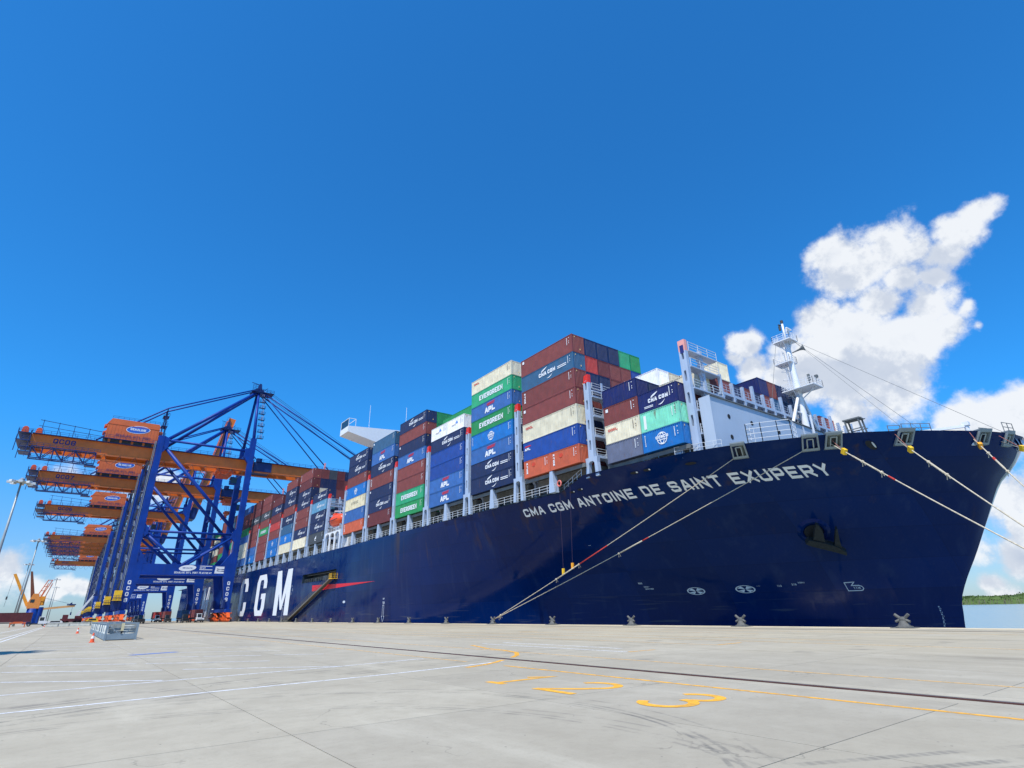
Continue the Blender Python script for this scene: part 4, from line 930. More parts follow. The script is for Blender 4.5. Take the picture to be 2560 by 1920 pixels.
b = MB(); b.tube((mx, my, 42.6), (mx, my, 43.1), .22); b.tube((mx, my + .5, 41.6), (mx, my + .5, 42.3), .18); b.tube((mx - .2, my + .5, 42.5), (mx + .3, my + .4, 42.5), .12); part(b, 'navigation_lamp', MDARK, MM)
b = MB(); b.tube((mx, 33.3, 31.2), (mx, 33.3, 33), .09); b.box(mx - .15, mx + .15, 33.1, 33.4, 32.2, 33.2); b.beam((mx, 32.4, 31.2), (mx, 32.3, 32.5), .09); b.box(mx - .2, mx + .2, 32, 32.4, 32.3, 32.7); part(b, 'search_lamp', MGREYD, MM)
b = MB()
for q in ((mx, 14.0, 19.0), (72, 20, 18.3), (85, 20, 18.3)): b.tube((mx, my - 1, 39.2), q, .022, 4)
b.tube((mx - 1.2, my + 1, 39.4), (mx - 6, my + 1.6, 27.3), .03, 4); b.tube((mx, my + 1, 32), (mx + 3, my + .5, 24), .025, 4); part(b, 'stay_wire', MGREYD, MM)
fc = group_part('forecastle_gear')
b = MB()
for dy in (0, 1.5):
    for dx in (0, 1.1): b.beam((70.0 + dx, 24.2 + dy, 17), (69.4 + dx, 24.5 + dy, 21.9), .16)
for z in (18.5, 19.6, 20.7, 21.9): b.beam((69.7, 24.2, z), (69.7, 26, z), .1); b.beam((70.7, 24.2, z), (70.7, 26, z), .1)
b.box(69.3, 70.6, 24.3, 26.2, 21.8, 21.95); part(b, 'davit_frame', MGREYD, fc)
b = MB(); b.tube((73.5, 15.8, 17), (73.5, 15.8, 19.4), .22, 10); b.beam((73.5, 15.8, 19.2), (69.4, 19.8, 18.7), .22, .28); b.box(73.2, 73.8, 15.5, 16.1, 19.2, 19.6); part(b, 'deck_crane', MSHIPW, fc)
for p_, q_ in (((66.5, 19.6, 18.3), (69.0, 17.8, 18.3)), ((65.6, 20.6, 18.2), (66.6, 19.8, 18.2)), ((77.4, 13.6, 18.2), (79.6, 13.2, 18.3)), ((74.3, 15.0, 18), (75.3, 14.6, 18))):
    b = MB(); b.rail([p_, q_], .9 if p_[0] < 77 else 1.5, .8, .035, 2 if p_[0] < 77 else 3); part(b, 'bow_railing', MGREYD, fc)
# --- accommodation block with the bridge wing, lifeboat station
sup = group_part('superstructure')
b = MB(); b.box(64, 96.6, 141.2, 150.8, DECK, 46.5); b.box(53.8, 106.8, 142, 150, DECK, 21.6); part(b, 'deckhouse', MSHIPW, sup)
for k in range(8):
    b = MB(); z = 24 + k * 2.75
    for j in range(3): b.box(63.96, 64.001, 142.6 + j * 2.9, 143.5 + j * 2.9, z, z + .9)
    part(b, 'window', MGLASS, sup)
b = MB(); b.prism([(51.3, 48.5), (51.3, 50.1), (66, 51.3), (103, 51.3), (103, 46.6), (60.3, 46.6)], lambda u, v, d: (u, d, v), 143.2, 149.2); part(b, 'bridge_wing', MSHIPW, sup)
b = MB()
for (x, y) in ((51.4, 143.3), (51.4, 149.1), (53.4, 143.3), (53.4, 149.1)): b.beam((x, y, 50), (x, y, 52.4), .12)
for z in (52.4,):
    for p_, q_ in (((51.4, 143.3, z), (51.4, 149.1, z)), ((51.4, 143.3, z), (53.4, 143.3, z)), ((53.4, 143.3, z), (53.4, 149.1, z)), ((51.4, 149.1, z), (53.4, 149.1, z))): b.beam(p_, q_, .12)
part(b, 'wing_windscreen_frame', MSHIPW, sup); b = MB(); b.quad((51.42, 143.4, 50.2), (51.42, 149, 50.2), (51.42, 149, 52.3), (51.42, 143.4, 52.3)); part(b, 'wing_glass', MGLASS, sup)
b = MB(); b.tube((58, 145, 51), (58, 145, 58), .05, 5); b.tube((70, 146, 51), (70, 146, 60), .06, 5); part(b, 'antenna', MSHIPW, sup)
b = MB()   # white bulwark panel with three arched openings below the lifeboat
ya, yb, zt_ = 140.4, 151.4, 21.7
edges = [ya + .15 + k * (yb - ya - .3) / 3 for k in range(4)]
for k in range(4): b.box(XS + .02, XS + .3, edges[k] - .32, edges[k] + .32, DECK - .02, zt_ - 1.25)
for k in range(3):
    a, c = edges[k] + .32, edges[k + 1] - .32; mid = (a + c) / 2; n = 8
    arcp = [(c, zt_ - 1.25)] + [(mid + (c - a) / 2 * math.cos(math.pi * j / n), zt_ - 1.25 + .95 * math.sin(math.pi * j / n)) for j in range(1, n)] + [(a, zt_ - 1.25)]
    for (u0, v0), (u1, v1) in zip(arcp, arcp[1:]): b.prism([(u0, v0), (u0, zt_), (u1, zt_), (u1, v1)], lambda u, v, d: (XS + .02 + d, u, v), 0, .28)
for k in range(4): b.box(XS + .021, XS + .299, edges[k] - .319, edges[k] + .319, zt_ - 1.25, zt_)
part(b, 'arched_screen', MSHIPW, sup)
b = MB(); b.rail([(XS + .5, ya, DECK), (XS + .5, yb, DECK)], 1.5, .75, .035, 3); b.rail([(XS + .4, ya, zt_), (XS + .4, yb, zt_)], 1.1, 1.2, .03, 3); part(b, 'station_railing', MSHIPW, sup)
b = MB()
for y in (142.6, 148.4):
    b.beam((XS + 3.4, y, 21.6), (XS + .6, y, 23.4), .35); b.beam((XS + 3.4, y, 21.6), (XS + 3.2, y, 27.6), .35); b.beam((XS + 3.2, y, 27.6), (XS + 1.0, y, 27.4), .3); b.tube((XS + 1.0, y, 27.4), (XS + 1.0, y, 26.2), .04, 5)
part(b, 'davit', MSHIPW, sup)
b = MB()
for (x, y) in ((56, 140.9), (56, 151.1), (61, 140.9)): b.box(x, x + .4, y - .2, y + .2, DECK, 34)
for z in (24.5, 28, 31.5): b.box(54.5, 64, 140.3, 141.1, z, z + .2)
part(b, 'access_tower', MGREY, sup)
LB = empty('lifeboat', (XS + 1.05, 145.5, 23.1)); tag(LB, 'orange enclosed lifeboat hanging from white davits above the arched screen', 'lifeboat')
b = MB(); n = 14; prof = [(-4.1, .25), (-3.7, .85), (-2.6, 1.25), (-1, 1.42), (1, 1.42), (2.6, 1.28), (3.7, .9), (4.1, .3)]
base = 0
for (yy_, r) in prof:
    for k in range(n):
        a = 2 * math.pi * k / n; b.v.append((r * math.cos(a) * (1.05 if math.sin(a) > 0 else 1), yy_, 1.6 + r * 1.12 * math.sin(a) * (1 if math.sin(a) < 0 else .95)))
for i in range(len(prof) - 1):
    for k in range(n): k2 = (k + 1) % n; b.f.append((i * n + k, (i + 1) * n + k, (i + 1) * n + k2, i * n + k2)); b.mi.append(0)
b.f.append(tuple(range(n))); b.f.append(tuple((len(prof) - 1) * n + k for k in reversed(range(n)))); b.mi += [0, 0]
b.build('hull', MLIFE, LB, True)
b = MB(); b.box(-.6, .6, .9, 2.6, 2.75, 3.5); b.build('cockpit', MLIFE, LB)
b = MB(); b.path([(-1.5, -3.2, 1.5), (-1.52, 0, 1.4), (-1.5, 3.2, 1.5)], .09, 6); b.build('fender', MDARK, LB)
for y in (-2.9, 2.9): b = MB(); b.tube((0, y, 2.4), (0, y, 4.3), .06, 6); b.build('hook', MGREYD, LB)

# ------------------------------------------------------------------ shipping containers
CW = 2.438
_cm = {}
def cont_mesh(L, H, kind):
    key = (L, H, kind)
    if key in _cm: return _cm[key]
    b = MB(); f = MB()
    def corr(n_, along, place):
        pts = []; p_ = along / n_
        for k in range(n_):
            a = k * p_; pts += [(a, 0), (a + .26 * p_, 0), (a + .40 * p_, 1), (a + .86 * p_, 1)]
        pts.append((along, 0))
        for (a0, d0), (a1, d1) in zip(pts, pts[1:]): place(a0, d0, a1, d1)
    n = int(round((L - .3) / .278)); dep = .06
    corr(n, L - .3, lambda a0, d0, a1, d1: b.quad((.004 + d0 * dep, .15 + a0, .15), (.004 + d1 * dep, .15 + a1, .15), (.004 + d1 * dep, .15 + a1, H - .09), (.004 + d0 * dep, .15 + a0, H - .09)))
    corr(8, CW - .3, lambda a0, d0, a1, d1: b.quad((.15 + a0, .004 + d0 * dep, .15), (.15 + a1, .004 + d1 * dep, .15), (.15 + a1, .004 + d1 * dep, H - .09), (.15 + a0, .004 + d0 * dep, H - .09)))
    b.quad((CW - .04, .1, .1), (CW - .04, L - .1, .1), (CW - .04, L - .1, H - .05), (CW - .04, .1, H - .05)); b.quad((.1, L - .04, .1), (CW - .1, L - .04, .1), (CW - .1, L - .04, H - .05), (.1, L - .04, H - .05))
    b.quad((.03, .05, H - .03), (CW - .03, .05, H - .03), (CW - .03, L - .05, H - .03), (.03, L - .05, H - .03)); b.quad((.03, .05, .06), (CW - .03, .05, .06), (CW - .03, L - .05, .06), (.03, L - .05, .06))
    for x in (0, CW - .15):
        for y in (0, L - .15): f.box(x, x + .15, y, y + .15, .118, H - .118)
    for x in (.002, CW - .102): f.box(x, x + .10, .178, L - .178, .02, .16); f.box(x, x + .07, .178, L - .178, H - .08, H - .012)
    for y in (.002, L - .102): f.box(.165, CW - .165, y, y + .1, .02, .16); f.box(.165, CW - .165, y, y + .07, H - .1, H - .012)
    for x in (-.004, CW - .158):
        for y in (-.004, L - .174):
            for z in (0, H - .118): f.box(x, x + .162, y, y + .178, z, z + .118)
    if kind == 'full':
        n0 = len(b.v); b.v += f.v; b.f += [tuple(i + n0 for i in q) for q in f.f]; b.mi += f.mi; me = b.mesh('container_shell')
    else: me = (b if kind == 'body' else f).mesh('container_' + kind)
    me.materials.append(None); _cm[key] = me; return me
def setm(o, m): o.material_slots[0].link = 'OBJECT'; o.material_slots[0].material = m
_lm = {}
def logo_mesh(logo, L, H, ends=False):
    key = (logo, L, H, ends)
    if key in _lm: return _lm[key]
    b = MB(); fn = lambda u, v, d: (-.008 - d, L - u, v); s20 = L < 7
    def swoosh(cu, cv, w, hgt, flip):
        P = []; n = 8
        for k in range(n + 1): a = k / n; P.append((cu + (a - .5) * w, cv + hgt * (a ** .55 if not flip else a ** 1.8)))
        Q = []
        for k in range(n + 1): a = k / n; t_ = .42 * hgt * math.sin(math.pi * (a * .8 + .2 if not flip else 1.0 - a * .8)) ; Q.append((P[k][0] + (.10 * w if not flip else -.1 * w), P[k][1] - t_))
        for k in range(n): b.quad(*[fn(x, y, .004) for x, y in (P[k], Q[k], Q[k + 1], P[k + 1])])
    if logo == 'cma':
        h, w, t = (.62, .52, .17) if not s20 else (.52, .40, .14); u = L * .52; v = H * .40
        qs, tw = text_quads("CMA CGM", h, w, t, .08, .22); put_text(b, "CMA CGM", fn, h, w, t, .08, .22, True, u, v)
        swoosh(u - tw * .18, v + h * 1.25, tw * .34, H * .19, False); swoosh(u + tw * .18, v - H * .24, tw * .34, H * .19, True)
        if s20:
            for k in range(2): b.quad(*[fn(x, y, .004) for x, y in ((.9, .42 + k * .16), (2.3, .42 + k * .16), (2.3, .50 + k * .16), (.9, .50 + k * .16))])
        else:
            for k in range(2): b.quad(*[fn(x, y, .004) for x, y in ((u + tw * .62, v + k * .26), (u + tw * .62 + 2.0, v + k * .26), (u + tw * .62 + 2.0, v + .12 + k * .26), (u + tw * .62, v + .12 + k * .26))])
    elif logo == 'ever': put_text(b, "EVERGREEN", fn, .92, .70, .22, .10, None, True, L * .5, H * .32)
    elif logo == 'apl':
        put_text(b, "APL", fn, .95, .95, .30, .08, None, True, L * .48, H * .20); b.cur = 1
        for k in range(3): b.quad(*[fn(L * .48 + x, H * (.66 + .07 * k) + y, .004) for x, y in ((-1.0 - .12 * k, 0), (1.1 + .1 * k, .08), (1.45 + .12 * k, .20), (-.7, .13))])
    elif logo == 'aplsmall':
        put_text(b, "APL", fn, .42, .42, .13, .04, None, False, .35, 1.55); b.cur = 1; b.quad(*[fn(x, y, .004) for x, y in ((.3, 2.1), (1.7, 2.1), (1.9, 2.28), (.5, 2.28))])
    elif logo == 'cosco':
        u, v = L * .5, H * .5; r = .78
        for rx in (r, r * .45): disc(b, fn, u, v, rx, r, 26, .004 if rx == r else .006, .88 if rx == r else .76)
        put_text(b, "COSCO", fn, .34, .34, .10, .05, None, True, u, v + .02, lift=.010); put_text(b, "SHIPPING", fn, .18, .20, .05, .03, None, True, u, v - .28, lift=.010)
        put_text(b, "SHIPPING", lambda a, c, d: fn(.55 - c, H * .85 - a, d), .14, .18, .04, .04)
    elif logo == 'coscot':
        b.cur = 2; put_text(b, "COSCO", fn, .62, .42, .12, .50, None, True, L * .5, H * .42)
    elif logo == 'oocl':
        b.cur = 1; put_text(b, "OOCL", fn, .36, .40, .10, .05, None, False, .75 if not s20 else .55, H - .95)
    elif logo == 'kline':
        put_text(b, "K LINE", lambda a, c, d: fn(.95 - c, H * .86 - a, d), .34, .30, .12, .06, .1)
        if s20: b.cur = 3; disc(b, fn, L * .38, H * .68, .40, .30, 14); b.cur = 0
    elif logo == 'sq': b.quad(*[fn(x, y, .004) for x, y in ((.4, H - .75), (.85, H - .75), (.85, H - .3), (.4, H - .3))])
    elif logo == 'tri':
        u, v = L * .5, H * .42; b.quad(*[fn(u + x, v + y, .004) for x, y in ((-1.0, -.1), (.5, .9), (.55, 0))]); put_text(b, "MCC", fn, .3, .3, .09, .05, None, True, u, v - .5)
    elif logo == 'arctic':
        b.cur = 2; put_text(b, "ARCTIC", fn, .20, .22, .05, .05, None, True, L * .4, H * .45); b.cur = 4
        b.quad(*[fn(L * .58 + x, H * .55 + y, .004) for x, y in ((-.5, 0), (0, .55), (.5, 0))])
    elif logo == 'panel': b.quad(*[fn(x, y, .004) for x, y in ((.55, .35), (.95, .35), (.95, H - .45), (.55, H - .45))])
    b.cur = 0 if logo not in ('oocl', 'coscot', 'arctic') else 2
    # identification strips near the forward post
    for col, n in ((L - 1.15, 7), (L - .72, 4)):
        for k in range(n):
            if col > L - .8 and k == 1: continue
            z = H - .35 - k * .17 * (1 if col < L - .8 else 1.7); b.quad(*[fn(x, y, .004) for x, y in ((col, z), (col + .12, z), (col + .12, z - .12), (col, z - .12))])
    if ends:
        b.cur = 5
        for (x, z, s_) in ((1.5, .55, .16), (.5, H - .45, .14)): b.quad((x, -.006, z), (x + s_, -.006, z), (x + s_, -.006, z + s_ * 1.5), (x, -.006, z + s_ * 1.5))
    me = b.mesh('container_lettering')
    for m in (MW, MRED, MDK, mat('orange_patch', srgb(206, 70, 40), .5), mat('sky_blue_print', srgb(90, 140, 220), .5), mat('pale_yellow_plate', srgb(236, 200, 130), .6)): me.materials.append(m)
    for p_, i in zip(me.polygons, b.mi): p_.material_index = i
    _lm[key] = me; return me
ORD = ['first', 'second', 'third', 'fourth', 'fifth', 'sixth', 'seventh', 'eighth', 'ninth', 'tenth', 'eleventh', 'twelfth', 'thirteenth', 'fourteenth', 'fifteenth', 'sixteenth', 'seventeenth', 'eighteenth', 'nineteenth', 'twentieth', 'twenty-first', 'twenty-second']
DESC = {'cma': 'white curved emblem', 'ever': 'wide white lettering', 'apl': 'white letters, red emblem', 'aplsmall': 'small corner emblem', 'cosco': 'white globe emblem', 'coscot': 'spaced dark letters',
        'oocl': 'small red lettering', 'kline': 'upright white lettering', 'sq': 'small white corner square', 'tri': 'white pointed emblem', 'arctic': 'faint grey print', 'panel': 'white upright panel'}
NCONT = [0]
def container(col, logo, L, H, x, y, z, label, group, detail=True, ends=False):
    m = cmat(col); x += random.uniform(-.012, .012); y += random.uniform(-.02, .02); NCONT[0] += 1
    if detail:
        r = empty('shipping_container', (x, y, z)); o = link('corrugated_walls', cont_mesh(L, H, 'body'), r); setm(o, m); o = link('frame', cont_mesh(L, H, 'frame'), r); setm(o, m)
        tag(link('lettering', logo_mesh(logo, L, H, ends), r), kind='stuff')
    else:
        r = link('shipping_container', cont_mesh(L, H, 'full')); r.location = (x, y, z); setm(r, m)
    tag(r, label, 'container', group); return r
L40, L20 = 12.192, 6.058; S_, H_ = 2.591, 2.896
B_ = 'brown'; N_ = 'navy'
ROW0 = {1: [('orange', 'kline', S_, 20), ('mid blue', 'aplsmall', H_), ('cream', 'oocl', H_), (B_, 'sq', S_), (B_, 'kline', H_), ('slate blue', 'cma', S_), (B_, 'sq', H_)],
 2: [(N_, 'cma', S_), (N_, 'cma', S_), ('blue', 'apl', S_), ('bright blue', 'cosco', S_), ('green', 'ever', S_), ('blue', 'apl', S_), ('jade green', 'ever', S_), ('cream', 'oocl', S_)],
 3: [('blue', 'apl', S_), ('blue', 'apl', S_), ('mid blue', 'none', S_), ('mid blue', 'none', S_), (N_, 'cma', S_), ('white', 'arctic', S_, 20)],
 4: [('green', 'ever', S_), ('jade green', 'ever', S_), (B_, 'none', S_), (B_, 'none', S_), ('blue', 'apl', S_), (N_, 'sq', S_), (B_, 'none', S_), (N_, 'cma', S_)],
 5: [('maroon', 'sq', H_), (N_, 'cma', H_), (N_, 'sq', S_), (B_, 'kline', H_), (N_, 'cma', H_), ('blue', 'apl', H_), ('slate blue', 'sq', H_)],
 6: [('orange', 'kline', S_), ('blue', 'sq', H_), ('beige', 'coscot', H_), ('bright blue', 'cosco', H_), (B_, 'none', S_), (N_, 'cma', H_), (N_, 'cma', H_)],
 7: [('dark grey', 'tri', H_), (N_, 'cma', H_), (N_, 'cma', H_), ('light blue', 'cma', H_), (N_, 'cma', S_)],
 8: [('cream', 'sq', H_), (N_, 'cma', H_), (B_, 'sq', H_), (B_, 'kline', H_), (N_, 'cma', H_), (N_, 'cma', H_), ('maroon', 'sq', H_), (B_, 'kline', H_)],
 9: [('cream', 'none', H_), ('bright blue', 'cosco', H_), ('slate blue', 'sq', H_), (N_, 'cma', H_), (B_, 'none', H_), (N_, 'cma', H_), (N_, 'cma', H_), (B_, 'sq', H_)],
 10: [('bright blue', 'cosco', H_), ('bright blue', 'cosco', H_), (B_, 'none', H_), ('red', 'sq', S_), ('maroon', 'none', H_), (N_, 'cma', H_), ('maroon', 'sq', H_)],
 11: [(B_, 'none', H_), (B_, 'none', H_), (B_, 'kline', H_), ('green', 'ever', S_), (B_, 'none', H_), ('dark grey', 'cma', H_), (B_, 'none', H_), (B_, 'sq', H_)],
 12: [('bright blue', 'cosco', H_), ('blue', 'sq', H_), (B_, 'none', H_), (B_, 'none', S_), (B_, 'sq', H_), ('dark grey', 'cma', H_), ('maroon', 'none', H_), ('maroon', 'none', H_)]}
rndc = random.Random(11)
POOL = ['brown', 'brown', 'brown', 'maroon', 'navy', 'navy', 'maroon', 'cream', 'blue', 'green', 'slate blue', 'dark grey']
for bi in range(13, len(BAYS)): ROW0[bi] = [(rndc.choice(POOL), 'none', H_) for k in range(rndc.choice((7, 8, 8)))]
GRP0 = 'containers in the quay-side stacks on deck'
for bi, tiers in ROW0.items():
    y0, x0, z = BAYS[bi]
    for ti, t in enumerate(tiers):
        col, logo, H = t[:3]; lg = logo if logo != 'none' else 'none'
        where = f"{ORD[ti]} tier, {ORD[bi]} quay-side stack from bow"; d = DESC.get(logo)
        lab = f"{col} container with {d}, {where}" if d else f"plain {col} container, {where}"
        if len(t) > 3:
            for k, nm in ((0, 'forward'), (1, 'aft')): container(col, logo, L20, H, x0, y0 + k * 6.13, z, f"{nm} short {col} container, {where}", GRP0, True, k == 0)
        else: container(col, lg, L40, H, x0, y0, z, lab, GRP0, bi < 13, bi < 9)
        z += H + .01
# second row and the tops of the inner rows that show above their neighbours
EXTRA = {1: (7, 0), 2: (2, 7), 4: (4, 5), 7: (4, 1), 8: (6, 5), 11: (2, 7)}
FIX = {(1, 1): [N_, 'red', N_], (1, 2): [N_, 'maroon', N_], (1, 3): [N_, 'brown', 'brown'], (1, 4): ['jade green', 'brown', 'brown'], (1, 5): ['green', 'mid blue', 'brown'], (1, 6): [None, 'brown', 'navy'], (1, 7): [None, None, 'brown'],
       (4, 1): ['green', 'green', 'brown'], (4, 2): ['green', 'red', 'brown'], (4, 3): ['red', 'brown', 'navy'], (8, 1): ['brown', 'navy', 'cream'], (8, 2): ['dark grey', 'navy', 'slate blue'], (8, 3): ['maroon', 'maroon', 'dark grey'], (8, 4): [N_, 'brown', 'brown'], (3, 1): ['green', 'white', 'navy'], (3, 2): ['red', 'brown', 'navy']}
INN = 'containers in the inner rows on deck'
for bi, (nr, lo) in EXTRA.items():
    y0, x0, zb = BAYS[bi]; tiers = ROW0[bi]; zt = [zb]
    for t in tiers: zt.append(zt[-1] + t[2] + .01)
    n = len(tiers)
    for r in range(1, nr + 1):
        for ti in range(0 if bi != 1 or r < 3 else 3, n):
            if ti < lo and not (r == 1 and ti < 2): continue
            fx = FIX.get((bi, r)); k = n - 1 - ti; col = fx[k] if fx and k < 3 else rndc.choice(POOL)
            if col is None: continue
            container(col, 'none', L40, tiers[ti][2], x0 + 2.5 * r, y0, zt[ti], f"{col} container, {ORD[ti]} tier, {ORD[r]} row from the quay, {ORD[bi]} bay from bow", INN, False)
for bi in (3, 5, 6, 9, 10, 12):
    y0, x0, zb = BAYS[bi]
    for ti in range(2):
        col = rndc.choice(POOL); container(col, 'none', L40, ROW0[bi][ti][2], x0 + 2.5, y0, zb + sum(t[2] + .01 for t in ROW0[bi][:ti]), f"{col} container, {ORD[ti]} tier, second row from the quay, {ORD[bi]} bay from bow", INN, False)
for r, col in enumerate(('green', 'red', 'brown')):
    y0, x0, zb = BAYS[3]; container(col, 'none', L40, S_, x0 + 2.5 * (r + 1), y0, zb + 6 * (S_ + .01), f"{col} container showing above the white ones, {ORD[r + 1]} row from the quay", INN, False)
# first bay: two rows of short containers end to end, the inner rows stepping up
y0, x0, zb = BAYS[0]
FW0 = [('bright blue', 'cosco'), ('aqua green', 'panel'), ('indigo', 'cma')]; AF0 = [('grey', 'none'), ('cream', 'oocl'), ('brown', 'sq'), ('indigo', 'none')]
for nm, yy_, lst in (('forward', y0, FW0), ('aft', y0 + 6.14, AF0)):
    for ti, (col, logo) in enumerate(lst):
        d = DESC.get(logo); container(col, logo, L20, S_, x0, yy_, zb + ti * (S_ + .01), f"short {col} container" + (f" with {d}" if d else '') + f", {ORD[ti]} tier, {nm} short stack nearest bow", 'short containers in the foremost bay', True, nm == 'forward')
TOPS = {1: (3, 'maroon', 4, 'navy'), 2: (4, 'cream', 5, 'white'), 3: (4, 'brown', 5, 'cream'), 4: (5, 'cream', 5, 'brown'), 5: (4, 'navy', 4, 'navy'), 6: (4, 'brown', 4, 'blue'), 7: (4, 'navy', 4, 'navy'), 8: (5, 'indigo', 5, 'navy'), 9: (5, 'brown', 5, 'brown'), 10: (5, 'navy', 5, 'navy'), 11: (5, 'navy', 5, 'dark grey'), 12: (5, 'dark grey', 4, 'navy'), 13: (4, 'brown', 0, ''), 14: (3, 'maroon', 0, ''), 15: (4, 'brown', 0, ''), 16: (4, 'orange', 0, ''), 17: (3, 'brown', 0, '')}
for r, (nf, cf, na, ca) in TOPS.items():
    for nm, yy_, n, ct in (('forward', y0, nf, cf), ('aft', y0 + 6.14, na, ca)):
        for ti in range(n):
            if ti < n - 2 and not (nm == 'forward' and (r == 1 or ti >= 2)): continue
            col = ct if ti == n - 1 else ('cream' if (r == 2 and ti == n - 2 and nm == 'aft') else rndc.choice(['brown', 'brown', 'brown', 'maroon', 'navy', 'slate blue', 'maroon']))
            container(col, 'none', L20, S_, x0 + 2.47 * r, yy_, zb + ti * (S_ + .01), f"short {col} container, {ORD[ti]} tier, {ORD[r]} row from the quay, {nm} half of foremost bay", 'short containers in the foremost bay', False)

# ------------------------------------------------------------------ ship-to-shore cranes
def make_crane(up, trolley_x, spreader_z):
    R = empty('quay_crane')
    P = lambda mb, name, m, par=None, sm=False: mb.build(name, m, par or R, sm)
    for xi, (xl, zt) in enumerate(((0, 64.2), (31.4, 68.2))):
        s = 1 if xi == 0 else -1
        for yl in (0, 18):
            b = MB(); b.box(xl - 1.0, xl + 1.0, yl - .85, yl + .85, 19.2, zt)
            lo = [(-1.0, 4.3), (.7, 4.3), (2.9, 15.6), (2.9, 19.2), (-1.0, 19.2)]
            b.prism([(xl + s * u, v) for u, v in lo], lambda u, v, d: (u, yl + d, v), -.85, .85)
            b.prism([(xl + s * 1.0, 19.2), (xl + s * 4.2, 19.2), (xl + s * 1.0, 24.0)], lambda u, v, d: (u, yl + d, v), -.8, .8)
            b.prism([(xl + s * 1.0, 27.6), (xl + s * 2.4, 29.0), (xl + s * 2.4, 30.8), (xl + s * 1.0, 32.5)], lambda u, v, d: (u, yl + d, v), -.75, .75)
            b.prism([(xl + s * 1.0, 58.0), (xl + s * 2.6, 60.2), (xl + s * 2.6, 63.5), (xl + s * 1.0, 64.2)], lambda u, v, d: (u, yl + d, v), -.75, .75)
            lg = P(b, 'leg', MCRB)
            b = MB()
            for k in range(20): b.beam((xl + 1.02, yl - .9, 20 + k * 2.1), (xl + 1.02, yl - .9, 20.6 + k * 2.1), .2)
            P(b, 'leg_fitting', MCRB2, lg)
    for yl in (0, 18):
        b = MB(); b.box(2.9, 28.5, yl - .8, yl + .8, 15.7, 19.15); b.box(2.9, 28.5, yl - 1.0, yl + 1.0, 15.45, 15.699); P(b, 'portal_beam', MCRB)
        for p, q, r in (((2.2, 30, 0), (29.2, 30.3, 0), .42), ((2, 29.0, 0), (14.2, 19.2, 0), .48), ((29.4, 29.0, 0), (16.2, 19.2, 0), .42), ((2.3, 59.6, 0), (30.4, 31.0, 0), .62), ((2.4, 62.9, 0), (30.4, 62.8, 0), .46)):
            b = MB(); b.tube((p[0], yl, p[1]), (q[0], yl, q[1]), r, 12); P(b, 'brace', MCRB, None, True)
    for x, z, w in ((0, 17.3, 1.5), (31.4, 17.3, 1.5), (0, 62.6, 1.4), (31.4, 62.6, 1.4), (0, 40, .7), (31.4, 45, .7)):
        b = MB(); b.box(x - w / 2, x + w / 2, .86, 17.14, z - w * .7, z + w * .7); P(b, 'cross_beam', MCRB)
    for x in (0, 31.4):
        b = MB(); b.box(x - .8, x + .8, -4.5, 22.5, 3.2, 4.29); P(b, 'sill_beam', MCRB)
        for yl in (0, 18):
            b = MB()
            for k in (-1, 1):
                yc = yl + k * 3.4
                b.prism([(-2.9, 1.5), (2.9, 1.5), (1.0, 3.15), (-1.0, 3.15)], lambda u, v, d: (x + d, yc + u, v), -.55, .55)
                for j in (-1, 1):
                    b.prism([(-1.35, .5), (1.35, .5), (.5, 1.75), (-.5, 1.75)], lambda u, v, d: (x + d, yc + j * 1.55 + u, v), -.62, .62)
                    for w_ in (-.75, .75): b.lathe((x - .4, yc + j * 1.55 + w_, .40), [(.38, 0), (.42, .1), (.42, .7), (.38, .8)], 12, (1, 0, 0))
                    b.box(x - 1.1, x - .62, yc + j * 1.55 - .5, yc + j * 1.55 + .5, .9, 1.5); b.tube((x + .62, yc + j * 1.55, 1.1), (x + 1.3, yc + j * 1.55, 1.1), .3, 8)
                b.beam((x - .9, yc - 2.6, 2.2), (x - .9, yc + 2.6, 3.0), .25); b.beam((x + .9, yc - 2.6, 3.0), (x + .9, yc + 2.6, 2.2), .25)
            P(b, 'bogie', MBOGIE)
            b = MB(); b.box(x - 1.6, x - .9, yl - 1.5, yl + 1.5, 4.6, 7.4); b.box(x + .9, x + 1.5, yl - 1.2, yl + 1.2, 4.5, 6.2); P(b, 'motor_cabinet', MCRB2)
    # girder and boom
    g = empty('girder', parent=R)
    for yl in (4.2, 12.2):
        b = MB(); b.box(-36.5, 33.6, yl, yl + 1.7, 56.1, 60.3); b.box(-36.5, 33.6, yl - .25, yl + 1.95, 55.85, 56.099); P(b, 'box_beam', MCRO, g)
    b = MB()
    for k in range(13): b.box(-36 + k * 5.7, -35.2 + k * 5.7, 5.9, 12.2, 58, 59.6)
    P(b, 'cross_tie', MCRO, g)
    b = MB(); b.box(-36.5, 33.6, 3.0, 4.19, 60.1, 60.25); b.rail([(-36.5, 3.05, 60.2), (-17.2, 3.05, 60.2)], 1.2, 2.4, .05, 2); b.rail([(-1, 3.05, 60.2), (33.6, 3.05, 60.2)], 1.2, 2.4, .05, 2); P(b, 'walkway', MCRB2, g)
    b = MB()
    for k in range(14): b.path([(-34 + k * 4.6, 3.9, 55.8), (-33 + k * 4.6, 3.8, 53.6 - (k % 3) * .5), (-31.7 + k * 4.6, 3.8, 52.9 - (k % 3) * .6), (-30.4 + k * 4.6, 3.8, 53.8), (-29.5 + k * 4.6, 3.9, 55.8)], .07, 5)
    P(b, 'festoon_cable', MDARK, g)
